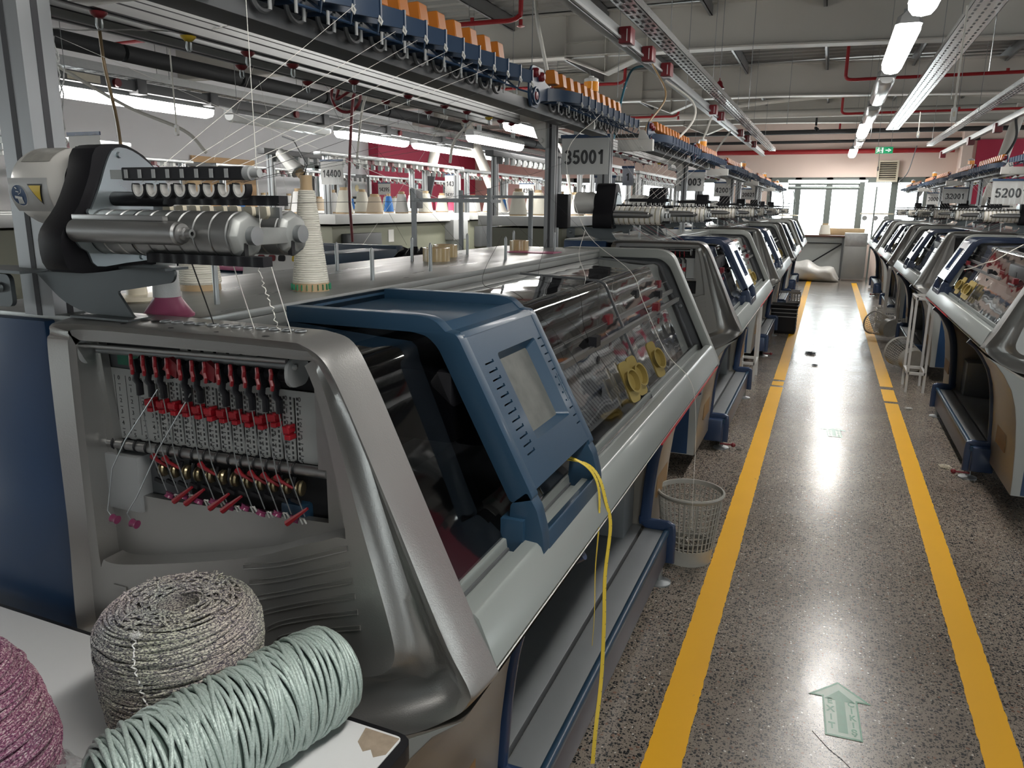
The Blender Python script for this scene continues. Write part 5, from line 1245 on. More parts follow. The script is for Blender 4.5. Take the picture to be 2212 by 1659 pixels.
rows = [(-5.15, 6.75, 'olive-grey knitting machine with the plate 14400 on its end'), (-5.35, 10.5, 'olive-grey knitting machine behind the plate 14398'), (-5.6, 14.3, 'olive-grey knitting machine farthest in the plate 14392 row'), (-6.3, 2.2, 'olive-grey knitting machine at the far left behind the black winder'),
        (-7.9, 4.6, 'knitting machine close to the pale wall, in front of the tan board'), (-8.0, 8.4, 'knitting machine beside the pale wall left of the crimson one'), (-8.1, 12.2, 'knitting machine close to the crimson wall'), (-2.95, 7.6, 'olive-grey machine right behind the empty pale rack'), (-3.0, 11.4, 'olive-grey machine seen under the plate 35001'), (-3.1, 15.2, 'farthest olive-grey machine seen past the black wrapped box')]
for k, (x, y, l) in enumerate(rows):
    o = OM if k == 0 else dup(OM); o.location = (x, y, 0); o['label'] = l
# cones standing on their tables
CN = {}
def place_cone(kind, x, y, z, label, group):
    prm = {'white': (.24, .085, .05, YWHITE), 'cream': (.26, .10, .055, YCREAM), 'beige': (.20, .10, .07, YBEIGE), 'blue': (.22, .065, .035, YBLUE)}[kind]
    if kind not in CN: CN[kind] = o = cone(x, y, z, *prm, label, group)
    else: o = dup(CN[kind]); o.location = (x, y, z); o['label'] = label; o['group'] = group
words = {'white': 'white', 'cream': 'cream', 'beige': 'beige', 'blue': 'blue'}
names = ['the machine with plate 14400', 'the machine behind plate 14398', 'the farthest machine by plate 14392', 'the machine behind the black winder', 'the machine before the tan board', 'the machine beside the pale wall', 'the machine near the crimson wall', 'the machine behind the pale rack', 'the machine under plate 35001', 'the last machine past the wrapped box']
for k, (x, y, l) in enumerate(rows):
    for j in range(9 if k < 8 else 6):
        kind = ('white', 'cream', 'white', 'beige', 'cream', 'white', 'blue', 'cream', 'white')[(j + k) % 9]
        if k in (7,) : kind = 'white' if j % 2 else 'cream'
        place_cone(kind, x + (.22 if j % 2 else -.15), y + .22 + j * .31, 1.5, '%s yarn cone standing on %s' % (words[kind], names[k]), 'cones on %s' % names[k])
# pale rack of square tubes
m = M(); c = pm('rack_grey_paint', (.36, .38, .39), .4, .2)
for x in (-2.57, -2.02): m.box(x - .013, x + .013, 4.587, 4.613, 0, 1.71)
for x in (-2.30, -1.80): m.box(x - .012, x + .012, 4.75, 4.774, 0, 1.70)
m.box(-2.57, -2.02, 4.59, 4.61, 1.62, 1.645); m.box(-2.30, -1.62, 4.752, 4.772, 1.65, 1.668); m.box(-1.63, -1.61, 4.75, 4.77, 0, 1.69); m.box(-2.57, -2.02, 4.59, 4.61, .4, .42)
m.box(-2.31, -2.29, 4.60, 4.76, 1.62, 1.64); m.box(-2.03, -2.01, 4.60, 4.76, 1.62, 1.64)
T(m.build('tube_rack', c), 'empty rack of grey square tubes standing behind the machine table', 'rack')
# blue machine with red fittings behind the first machine
R = thing('blue_winding_machine', 'blue box-like machine with dusty red rails behind the cream cone', 'machine', (-3.6, 4.6, 0), base=(0, 0, 0))
m = M(); m.box(-1.3, .80, -.9, .25, .05, 1.12); m.box(.55, .80, -.9, .25, 1.12, 1.30); m.box(-1.3, .80, .15, .25, 1.12, 1.32); m.build('machine_body', BLUE, R, bevel=.012)
M().box(-1.2, .55, -.93, -.90, .98, 1.08).build('red_front_rail', PINK, R, bevel=.006); M().box(-.2, .25, -.5, -.44, 1.16, 1.19).build('red_bar', PINK, R, bevel=.006); M().box(-1.3, .55, -.2, .15, 1.20, 1.23).build('dark_shelf', NAVY, R)
# poster with tool pictures
R = thing('trade_poster', 'poster with small pictures of grey and red tools, lettered GARZAMATIC', 'poster', (-2.35, 2.9, 1.40), base=(0, 0, 0)); R.rotation_euler = (math.radians(-14), 0, math.radians(8))
M().box(-.155, .155, -.002, .002, -.13, .085).build('poster_sheet', PAPER, R)
M().text('GARZAMATIC', .030, Matrix.Translation((-.06, -.0026, .064)) @ RX90, .0003, bold=True).build('poster_title', pm('poster_blue', (.05, .12, .45), .5), R, smooth=0, recalc=False)
M().text('E P', .045, Matrix.Translation((.105, -.0026, .055)) @ RX90, .0003, bold=True).build('poster_letters', pm('poster_red', (.55, .03, .04), .5), R, smooth=0, recalc=False)
for k in range(8):
    x = -.12 + (k % 3) * .055; z = .01 - (k // 3) * .055
    if k > 5: x = .04 + (k - 6) * .07; z = -.045
    m = M(); m.prism(rrect(x, z, .035, .028, .008), 'y', -.0035, -.002); m.build('tool_picture', GREY if k < 3 else (DKRED if k < 6 else (BLACK if k == 6 else YCAP)), R)
# monitors on arms
def monitor(x, y, z, label):
    R = thing('monitor', label, 'monitor', (x, y, z), 'black monitors behind', base=(0, 0, 0)); M().box(-.03, .0, -.14, .14, 0, .24).build('monitor_back', BLACK, R, bevel=.01); M().box(-.05, -.03, -.05, .05, -.14, .1).build('monitor_arm', BLACK, R)
monitor(-4.75, 8.6, 1.56, 'black monitor seen edge-on, nearer one'); monitor(-4.9, 13.4, 1.56, 'black monitor in front of the salmon wall')
# wall notice with black bars, and tan board on the pale wall
R = thing('wall_notice', 'notice board on the pale wall with a yellow dot and black wavy bars', 'notice', (XL + .03, 14.75, 0), base=(0, 0, 0))
M().box(.0, .02, -.35, .35, 1.15, 2.15).build('notice_sheet', PAPER, R); M().cyl((.02, 0, 1.95), (.024, 0, 1.95), .07, 18).build('yellow_dot', YCAP, R)
for k in range(5): M().box(.02, .023, -.28, .28, 1.28 + k * .11, 1.33 + k * .11).build('black_bar', BLACKM, R)
T(M().box(XL + .02, XL + .05, TB0, TB1, 1.25, 2.35).build('tan_board', pm('tan_board_ply', (.62, .38, .18), .5, 0, None, .15, 3)), 'tan wooden board leaning on the pale left wall', 'board')
# reflector-shaped winder lamp
R = thing('hanging_cone', 'empty white cone tube lying slanted on a bracket, left of the tall cream cone', 'cone', (-4.8, 6.2, 2.02), base=(0, 0, 0)); m = M(); m.lathe([(.075, 0), (.045, .27), (.038, .27), (.06, 0)], (.1, 0, -.12), (-.75, 0, .65), 24, cap=False); m.build('cone_shell', WHITEP, R); M().lathe([(.04, 0), (.04, .05)], (.14, 0, -.155), (-.75, 0, .65), 20).build('cone_core', CARD, R)
m = M(); m.tube([(.15, .02, -.16), (.19, .02, -.06), (.05, .02, .16), (-.08, .02, .2)], .007, 6); m.build('bracket_wire', DUCT, R)
# red coiled hose
m = M(); pts = [(-2.66, 4.0, 1.38), (-2.67, 4.0, 1.7), (-2.64, 4.0, 2.05), (-2.62, 4.0, 2.2)] + [(-2.70 + .09 * math.cos(t), 4.0 + .01 * t, 2.22 + .09 * math.sin(t)) for t in [i * .5 for i in range(20)]] + [(-2.6, 4.1, 2.35), (-2.7, 4.1, 2.6)]
T(m.tube(crom(pts, 4), .009, 8).build('air_hose', DKRED), 'dark red air hose with a coil, hanging behind the cream cone', 'hose')
# ------------------------------------------------------------------ foreground table and yarn packages
TB = thing('side_table', 'white-topped table with black edge and chipped corner before the machine end', 'table', (-1.1, .55, 0), base=(0, 0, 0)); TB.rotation_euler = (0, 0, math.radians(-1.7))
M().prism(rpoly([(-.85, -.40), (.600, -.40), (.607, .312), (-.85, .312)], [0, .02, .03, 0]), 'z', .822, .850).build('black_edge', BLACK, TB, bevel=.004)
M().prism(rpoly([(-.85, -.39), (.589, -.39), (.591, .302), (-.85, .302)], [0, .01, .01, 0]), 'z', .846, .8515).build('laminate_top', WHITE, TB)
m = M(); m.prism([(.530, .298), (.588, .298), (.588, .262), (.575, .250), (.563, .262), (.555, .254), (.537, .268)], 'z', .8512, .8519); m.build('chipped_patch', pm('chip_brown', (.30, .24, .18), .7, 0, None, .4, 60), TB, smooth=0)
for x in (-.75, .42):
    for y in (-.34, .22): M().box(x - .02, x + .02, y - .02, y + .02, 0, .825).build('leg', DGREY, TB)
def melange(nm, cols, sc=55):
    m = bpy.data.materials.new(nm); m.use_nodes = True; nt = m.node_tree; L = nt.links.new; b = nt.nodes['Principled BSDF']; b.inputs['Roughness'].default_value = .8
    tc = N(nt, 'ShaderNodeTexCoord'); n = N(nt, 'ShaderNodeTexNoise'); n.inputs['Scale'].default_value = sc * 8; n.inputs['Detail'].default_value = 3; n.inputs['Roughness'].default_value = .7; mp = N(nt, 'ShaderNodeMapping'); mp.inputs['Scale'].default_value = (.7, .7, 2.0); L(tc.outputs['Object'], mp.inputs[0]); L(mp.outputs[0], n.inputs['Vector'])
    r = N(nt, 'ShaderNodeValToRGB'); r.color_ramp.interpolation = 'LINEAR'
    el = r.color_ramp.elements; el[0].position = cols[0][0]; el[0].color = (*cols[0][1], 1); el[1].position = cols[-1][0]; el[1].color = (*cols[-1][1], 1)
    for p, c in cols[1:-1]: e = el.new(p); e.color = (*c, 1)
    L(n.outputs['Fac'], r.inputs[0]); n2 = N(nt, 'ShaderNodeTexNoise'); n2.inputs['Scale'].default_value = 7; L(tc.outputs['Object'], n2.inputs['Vector'])
    mx = N(nt, 'ShaderNodeMix', data_type='RGBA', blend_type='MULTIPLY'); mx.inputs[0].default_value = .35; L(r.outputs[0], mx.inputs[6]); L(n2.outputs['Color'], mx.inputs[7]); L(mx.outputs[2], b.inputs['Base Color'])
    bp = N(nt, 'ShaderNodeBump'); bp.inputs['Strength'].default_value = .8; bp.inputs['Distance'].default_value = .001; L(n.outputs['Fac'], bp.inputs['Height']); L(bp.outputs[0], b.inputs['Normal']); return m
MEL = melange('grey_melange_yarn', [(.36, (.02, .02, .03)), (.44, (.08, .07, .10)), (.50, (.33, .30, .27)), (.58, (.62, .57, .48)), (.68, (.75, .72, .66))])
PUR = melange('purple_melange_yarn', [(.36, (.05, .015, .05)), (.45, (.22, .04, .12)), (.52, (.36, .16, .24)), (.60, (.60, .48, .48)), (.7, (.75, .70, .68))])
def package(name, label, cat, loc, prof, mat, strand, pitch, tilt, top_r, rot=(0, 0, 0), lay=1):
    """wound package: prof = [(z, r)...]; strands run round it in crossing helices"""
    R = thing(name, label, cat, loc, 'wound yarn packages on the side table', base=(0, 0, 0)); R.rotation_euler = rot
    zs = [p[0] for p in prof]; z0, z1 = zs[0], zs[-1]
    def rr(z):
        for (a, ra), (b, rb) in zip(prof, prof[1:]):
            if z <= b: return ra + (rb - ra) * max(0, (z - a)) / (b - a)
        return prof[-1][1]
    core = [(max(.005, rr(z0) - strand), z0)] + [(max(.002, rr(z) - strand * .9), z) for z in zs[1:]]
    M().lathe(core + [(top_r, z1 - .002), (top_r * .9, z1 - .03), (0, z1 - .03)], n=48, cap=False).build('inner_layers', mat, R)
    m = M(); H = z1 - z0
    for l in range(lay):
        pts = []; turns = int(H / pitch); seg = 44; ph = random.uniform(0, 6)
        wob = random.uniform(1.5, 3)
        for i in range(turns * seg):
            a = 2 * PI * i / seg; t = i / (turns * seg)
            z = z0 + H * t + tilt * math.sin(a + ph + wob * math.sin(t * 21)) * min(1, t * 8, (1 - t) * 8)
            z = min(z1, max(z0, z)); q = rr(z) + strand * (.25 * math.sin(i * .37) + .35 * math.sin(t * 140 + a * .5)) + l * strand * .55
            pts.append((q * math.cos(a), q * math.sin(a), z))
        m.tube(pts, strand, 5)
    # coils over the shoulder into the hollow top
    rt = prof[-1][1]; nT = max(3, int((rt - top_r) / (pitch * .9)))
    pts = []
    for i in range(nT * 40):
        a = 2 * PI * i / 40; t = i / (nT * 40); q = rt + (top_r - rt) * t + .0035 * math.sin(a * 3.3 + t * 30); pts.append((q * math.cos(a), q * math.sin(a), z1 + .002 + .003 * math.sin(a * 2.3 + t * 17) - .012 * max(0, t - .75)))
    m.tube(pts, strand, 5)
    for k in range(14):
        a0 = random.uniform(0, 6.28); sp = random.uniform(.6, 1.4); pts = []
        for i in range(14):
            t = i / 13; q = rt * 1.01 + (top_r * 1.1 - rt) * (1 - abs(2 * t - 1)) ; a = a0 + sp * t; pts.append((q * math.cos(a), q * math.sin(a), z1 + .004 + .002 * math.sin(k + i)))
        m.tube(pts, strand, 5)
    m.build('wound_cord', mat, R, smooth=60); return R
gp = [(0, .092), (.02, .098), (.06, .104), (.10, .108), (.15, .110), (.175, .107), (.192, .097), (.200, .084)]
package('yarn_package', 'large grey melange yarn package standing on the white table', 'yarn', (-.800, .735, .8525), gp, MEL, .0021, .0040, .016, .028, lay=2)
pp = [(0, .122), (.06, .125), (.12, .115), (.17, .097), (.20, .078), (.215, .06)]
package('yarn_package', 'purple and white melange yarn package cut off by the left edge', 'yarn', (-.962, .50, .8525), pp, PUR, .0028, .0054, .016, .022, lay=2)
# loose white tuft trailing down the grey package
m = M(); pts = []
for i in range(50):
    t = i / 49; a = math.radians(-78 + 16 * t) ; q = .092 + .02 * min(1, t * 4) if t < .3 else .1115
    z = .203 - .16 * t ** 1.2; pts.append((-.800 + q * math.cos(a) + .0025 * math.sin(i * 2.3), .735 + q * math.sin(a) + .002 * math.cos(i * 1.7), .8525 + z))
m.tube(pts, .0011, 5)
for k in range(60):
    a = random.uniform(0, 6.28); c = pts[1]; q = random.uniform(.3, 1); m.tube([c, (c[0] + .006 * q * math.cos(a), c[1] + .006 * q * math.sin(a), c[2] + random.uniform(0, .006)), (c[0] + .009 * q * math.cos(a + .9), c[1] + .009 * q * math.sin(a + .9), c[2] + random.uniform(-.002, .009))], .00025, 3)
T(m.build('loose_thread', YWHITE), 'crinkled white thread with a fluffy end lying over the grey yarn package', 'thread')
# mint cord spool lying on the table
def mint_mat():
    m = pm('mint_ribbon_cord', (.40, .485, .45), .36, .2, (420, .8, .0016), .38, 420); return m
MINT = mint_mat()
R = thing('cord_spool', 'fat spool of shiny mint ribbon cord lying on its side, leaning at the grey package', 'yarn', (-.668, .688, .9245), 'wound yarn packages on the side table', base=(0, 0, 0))
ax = V((.085, .285, .004)); R.rotation_euler = ax.to_track_quat('Z', 'Y').to_euler()
Lm = .37
def mr(u):
    t = abs(2 * u - 1); return .0705 * (1 - .10 * t * t) * (max(0, 1 - max(0, (t - .72) / .28) ** 2.4) ** .5 * .72 + .28)
M().lathe([(max(.004, mr(k / 24) - .004), -Lm / 2 + Lm * k / 24) for k in range(25)], n=40).build('inner_layers', pm('mint_core', (.10, .15, .13), .7), R)
m = M(); pts = []; a = 0; seg = 40; rnd = [random.uniform(-.0026, .0030) for _ in range(200)]; tl = [random.uniform(.5, 1.5) for _ in range(200)]
for lay, (turns, amp) in enumerate(((56, .012), (40, .024))):
    pts = []
    for i in range(turns * seg):
        t = i / (turns * seg); a = 2 * PI * i / seg; ph = 1.3 * math.sin(t * 19 + lay * 2) + lay
        u = .04 + .92 * (t if lay == 0 else 1 - t); z = -Lm / 2 + Lm * u + amp * (tl[i // seg] * (1 - (i % seg) / seg) + tl[i // seg + 1] * (i % seg) / seg) * math.sin(a + ph) * min(1, 6 * u, 6 * (1 - u)); uu = (z + Lm / 2) / Lm
        r = mr(min(.995, max(.005, uu))) + rnd[i // seg] * (1 - (i % seg) / seg) + rnd[i // seg + 1] * (i % seg) / seg + lay * .0020; pts.append((r * math.cos(a), r * math.sin(a), z))
    m.tube(pts, 0, prof=[(-.0022, -.0020), (.0, -.0032), (.0022, -.0022), (.0030, 0), (.0022, .0022), (.0, .0032), (-.0022, .0020)], up=(0, 0, 1))
m.build('ribbon_cord', MINT, R, smooth=60)
# crumpled clear bag
m = M(); n = 16; rings = []
for i in range(n):
    r = []
    for j in range(n): 
        u, v = i / (n - 1), j / (n - 1); d = min(u, 1 - u, v, 1 - v) * 2
        r.append((-.93 + .23 * u + random.uniform(-.006, .006), .50 + .12 * v + random.uniform(-.006, .006), 0.853 + d * .05 + random.uniform(0, .016) * (d > 0)))
    rings.append(r)
m.loft(rings, closed=False); T(m.build('plastic_bag', glassmat('bag_film', (.93, .93, .93), .12, .22, .06), smooth=0, recalc=False), 'crumpled clear plastic bag between the purple and the mint yarn', 'bag')

# ------------------------------------------------------------------ things on the first machine's table top
ZT = 1.408
c = cone(-1.084, 1.456, ZT, .232, .0405, .018, YCREAM, 'tall cream yarn cone with a green-dashed card base, on the machine table', 'cones on the first machine', detail=True)
M().lathe([(.041, 0), (.0405, .021)], n=40, cap=False).build('card_base', CARD, c)
m = M()
for k in range(22): 
    a = 2 * PI * k / 22; m.tube([(.0415 * math.cos(a), .0415 * math.sin(a), .003), (.0412 * math.cos(a), .0412 * math.sin(a), .016)], 0, prof=[(-.0035, -.0006), (.0035, -.0006), (.0035, .0006), (-.0035, .0006)], up=(math.cos(a + PI / 2), math.sin(a + PI / 2), 0))
m.build('green_dashes', GREENA, c)
c = cone(-1.312, 1.355, ZT, .225, .046, .028, YCREAM, 'wide cream yarn cone on a brown card tube behind the twin drums', 'cones on the first machine', detail=True); M().lathe([(.044, 0), (.043, .026)], n=32, cap=False).build('card_base', CARD, c)
R = thing('yarn_cone', 'white yarn on a dusty-pink flared plastic spool by the shell corner', 'yarn cone', (-1.05, 1.005, ZT), 'cones on the first machine', base=(0, 0, 0))
M().lathe([(0, 0), (.042, 0), (.0425, .004), (.040, .006), (.0225, .032), (.0225, .034), (0, .034)], n=48, cap=False).build('pink_flange', PINK, R)
M().lathe([(.0215, .031), (.0225, .034), (.0215, .060), (.020, .085), (.018, .10), (.010, .102)], n=40).build('wound_yarn', pm('white_silky_yarn', (.80, .80, .78), .45, 0, (500, .5, .0008)), R)
T(M().lathe([(.055, 0), (.058, .004), (.052, .011), (.020, .013), (.018, .03), (.012, .03)], (-1.27, 1.14, ZT), n=36).build('spool_disc', CREAM), 'flat off-white disc on the machine table behind the pink spool', 'disc')
for k, (x, y, r, l) in enumerate(((-1.276, 2.44, .048, 'roll of brown packing tape, the front one of two touching rolls'), (-1.352, 2.66, .046, 'roll of brown packing tape, the rear one of two touching rolls'), (-1.25, 3.17, .042, 'lone striped roll of packing tape near the far upright'))):
    R = thing('packing_tape_roll', l, 'tape roll', (x, y, ZT), 'tape rolls on the machine table', base=(0, 0, 0)); M().lathe([(r * .72, 0), (r, 0), (r, .046), (r * .72, .046), (r * .72, 0)], n=40, cap=False).build('tape_winding', KRAFT, R); M().lathe([(r * .66, .0), (r * .73, 0), (r * .73, .0475), (r * .66, .0475), (r * .66, 0)], n=40, cap=False).build('card_core', CARD, R)
T(M().box(-1.245, -1.175, 3.615, 3.665, 1.50, 1.66).build('wrapped_box', BLACK, bevel=.004), 'black box in crinkled film fixed to the upright left of the second winder', 'box')
m = M(); T(m.box(-1.26, -1.05, 3.05, 3.16, ZT + .001, ZT + .004).build('printed_sheet', PINK), 'small reddish printed sheet lying at the far end of the machine table', 'paper')
# dark plastic bag behind the table
m = M(); m.sph((-2.02, 3.6, 1.30), .11, 8, (1.1, .8, .7))
for i, q in enumerate(m.v): m.v[i] = (q[0] + random.uniform(-.02, .02), q[1] + random.uniform(-.02, .02), q[2] + random.uniform(-.02, .02))
T(m.build('rubbish_bag', BLACK, smooth=0), 'glossy black plastic bag behind the machine table, left of the tape rolls', 'bag')
T(M().box(-2.2, -1.85, 3.4, 3.9, 0, 1.24).build('bag_stand', DGREY, bevel=.01), 'dark pedestal box carrying the glossy black bag', 'box')
# tape measure over the visor handle
R = thing('tape_measure', 'yellow tailor\'s tape measure looped over the visor handle, hanging to the floor', 'tape measure', (-.42, 1.56, .9), base=(-.42, 1.56, .9))
YT = pm('yellow_tape_measure', (.60, .44, .045), .45)
rib = [(-.0009, -.007), (.0009, -.007), (.0009, .007), (-.0009, .007)]
# width axis along y
def ribbon(pts, tw, mat, nm):
    P = crom(pts, 8); m = M(); rings = []
    for i, p in enumerate(P):
        t = i / (len(P) - 1); a = tw(t); w = V((math.sin(a), math.cos(a), 0)); d = (P[min(i + 1, len(P) - 1)] - P[max(i - 1, 0)]).normalized(); n = w.cross(d).normalized()
        rings.append([p + w * .0048 + n * .0006, p - w * .0048 + n * .0006, p - w * .0048 - n * .0006, p + w * .0048 - n * .0006])
    m.loft(rings, capa=True, capb=True); o = m.build(nm, mat, R)
    tk = M()
    for i in range(2, len(P) - 2, 2):
        t = i / (len(P) - 1); a = tw(t); w = V((math.sin(a), math.cos(a), 0)); d = (P[i + 1] - P[i - 1]).normalized(); n = w.cross(d).normalized(); p = P[i]
        for s in (1, -1): q = p + n * s * .0009; tk.add([q + w * .0046 + d * .0006, q + w * .002 + d * .0006, q + w * .002 - d * .0006, q + w * .0046 - d * .0006], [(0, 1, 2, 3)])
    tk.build('scale_ticks', INK, o, smooth=0, recalc=False)['kind'] = 'stuff'
ribbon([(-.53, 1.52, 1.055), (-.50, 1.545, 1.062), (-.462, 1.565, 1.045), (-.436, 1.575, 1.018), (-.422, 1.578, .975), (-.415, 1.560, .90), (-.418, 1.556, .80), (-.412, 1.54, .70), (-.416, 1.545, .615)], lambda t: .25 * math.sin(t * 5), YT, 'front_strand')
ribbon([(-.50, 1.56, 1.05), (-.455, 1.585, 1.036), (-.430, 1.603, 1.0), (-.414, 1.612, .94), (-.404, 1.622, .88), (-.408, 1.606, .76), (-.404, 1.60, .64), (-.404, 1.595, .50), (-.404, 1.56, .38), (-.404, 1.545, .30)], lambda t: .2 + .9 * t, YT, 'rear_strand')
M().cyl((-.505, 1.60, 1.085), (-.485, 1.61, 1.075), .016, 14).build('tape_end_clip', GOLD, R)

# ------------------------------------------------------------------ threads
def thr(pts, mat, label, r=.0008, k=1, group='yarn threads of the first machine', wig=0):
    P = crom(pts, 8) if k else [V(p) for p in pts]
    if wig: P = [p + V((random.uniform(-wig, wig), random.uniform(-wig, wig), 0)) for p in P]
    o = M().tube(P, r, 4).build('yarn_thread', mat); tag(o, label, 'thread', group); return o
fy = .863; W1 = 'taut white thread fanning up from the black eyelet rail to the blue tensioners'; W2 = 'thin dark thread running from the eyelet rail up to the far tensioners'
for k, (x, y1, mt, z1) in enumerate(((-.93, 1.46, 0, 2.0), (-.905, 1.62, 0, 1.98), (-.88, 1.72, 0, 1.98), (-.85, 1.87, 0, 1.98), (-.82, 2.03, 0, 1.98), (-.80, 2.13, 0, 1.98), (-.775, 2.34, 1, 1.98), (-.76, 3.18, 1, 1.98), (-.75, 3.42, 1, 1.98), (-.745, 2.78, 1, 1.98))):
    thr([(x, fy, 1.628), (-.943, y1, z1)], BTHR if mt else REDT, W2 if mt else W1, .0004 if mt else .00045, 0)
for x, y, mt, w in ((-.879, .9, BTHR, 0), (-.801, .905, REDT, 0), (-.757, .908, REDT, .003), (-.733, .91, REDT, 0)):
    thr([(x + .004, .885, 1.525), (x, .93, 1.412)] if not w else [(x + .004 + .0015 * math.sin(i), .885 + .045 * i / 30, 1.525 - .113 * i / 30) for i in range(31)], mt, 'black thread dropping into the top of the silver shell' if mt is BTHR else ('curly white thread dropping into the shell top' if w else 'white thread dropping from the lower black bar into the shell top'), .0010 if mt is not REDT else .0008, 0, wig=w)
thr([(-.757, .905, 1.56), (-.757, .905, 2.4)], REDT, 'long vertical white thread rising out of the picture top', .0005, 0)
thr([(-.72, .90, 1.60), (-.9, 1.9, 1.63), (-1.05, 3.3, 1.80)], BTHR, 'dark thread sagging low behind the cream cone', .0006)
# garland of curly white yarn from the first hooks
thr([(-1.56, 1.244, 1.955), (-1.545, 1.32, 1.965), (-1.50, 1.38, 1.975), (-1.41, 1.50, 1.99), (-1.35, 1.62, 2.03), (-1.2, 1.75, 2.08)], YWHITE, 'knobbly white yarn swagged between the hooks, top left', .0016, wig=.005)
for dx, z in ((0, 1.62), (.008, 1.60)): thr([(-1.56 + dx, 1.244, 1.94), (-1.55 + dx, 1.25, 1.85), (-1.555 + dx, 1.24, 1.74), (-1.545 + dx, 1.245, z + .05)], YWHITE, 'knobbly white yarn hanging in a long loop from the first red hook', .0015, wig=.004)
thr([(-1.55, 1.25, 1.94), (-1.3, 1.5, 1.80), (-.99, 1.9, 1.62)], REDT, 'straight white thread slanting from the first hook', .0007, 0)
for (x0, y0), (x1, y1, z1) in (((-1.41, 2.0), (-1.1, 2.3, 1.46)), ((-1.41, 2.33), (-1.05, 2.9, 1.44)), ((-1.41, 2.8), (-1.1, 1.7, 1.50)), ((-1.41, 3.14), (-.95, 3.3, 1.45)), ((-1.56, 2.23), (-1.2, 2.1, 1.48)), ((-1.56, 1.9), (-1.45, 1.92, 1.45)), ((-1.56, 3.09), (-1.276, 2.9, 1.45)), ((-1.41, 1.7), (-1.38, 1.5, 1.7))):
    thr([(x0, y0, 1.945), ((x0 + x1) / 2, (y0 + y1) / 2, (1.945 + z1) / 2 - .01), (x1, y1, z1)], BTHR if y1 > 2 else REDT, 'fine thread hanging from a hook of the twin rails down toward the table', .00035)
thr([(-.94, 3.3, 1.98), (-.985, 3.0, 1.80), (-.90, 3.0, 1.51), (-.66, 2.79, 1.372), (-.60, 2.75, 1.27), (-.50, 2.72, 1.095), (-.430, 2.80, .995), (-.404, 2.84, .90), (-.402, 2.92, .70), (-.402, 2.94, .50), (-.40, 2.96, .33)], REDT, 'white thread lying across the clear door and hanging below the rail', .0012, group=None)
thr([(-.90, 3.0, 1.51), (-.80, 2.6, 1.44), (-.665, 2.23, 1.40), (-.66, 2.21, 1.375)], REDT, 'short branch of white thread ending on the clear door', .0011, group=None)
for k, (x, y) in enumerate(((-1.0, 2.0), (-.9, 2.2))): thr([(x - .05, y + .5, 1.5), (x + .1, y, 1.39), (x + .25, y - .1, 1.37), (-.62, y - .1, 1.25), (-.56, y - .05, 1.13)], BTHR, 'dark thread end straying over the dark door', .0007)
for k in range(7): thr([(-.945, 3.2 + .1 * k, 1.98), (-1.0 + .03 * k, 4.62, 1.64)], BTHR if k % 2 else REDT, 'thin thread passing in front of the plate 35001', .00035, 0)
for j, (mx, k0) in enumerate(((0, 1), (0, 2), (1, 1), (1, 2), (1, 3), (0, 3))):
    for k in range(7):
        y = .88 + PITCH * k0; x0 = -1.19 + .035 * k; x1 = -.945; 
        p = [(x0, y + .20, 1.64), (x1, y + .5 + .25 * k, 1.98)]; q = [(x0, y + .22, 1.52), (-.95 + .03 * k, y + .04, 1.415)]
        if mx: p = [(.39 - a, b, c) for a, b, c in p]; q = [(.39 - a, b, c) for a, b, c in q]
        thr(p, REDT, 'thread of a farther machine running up to its tensioners', .0006, 0, 'threads of the farther machines'); thr(q, REDT if k % 3 else RED, 'thread of a farther machine dropping to its shell top', .0009, 0, 'threads of the farther machines')
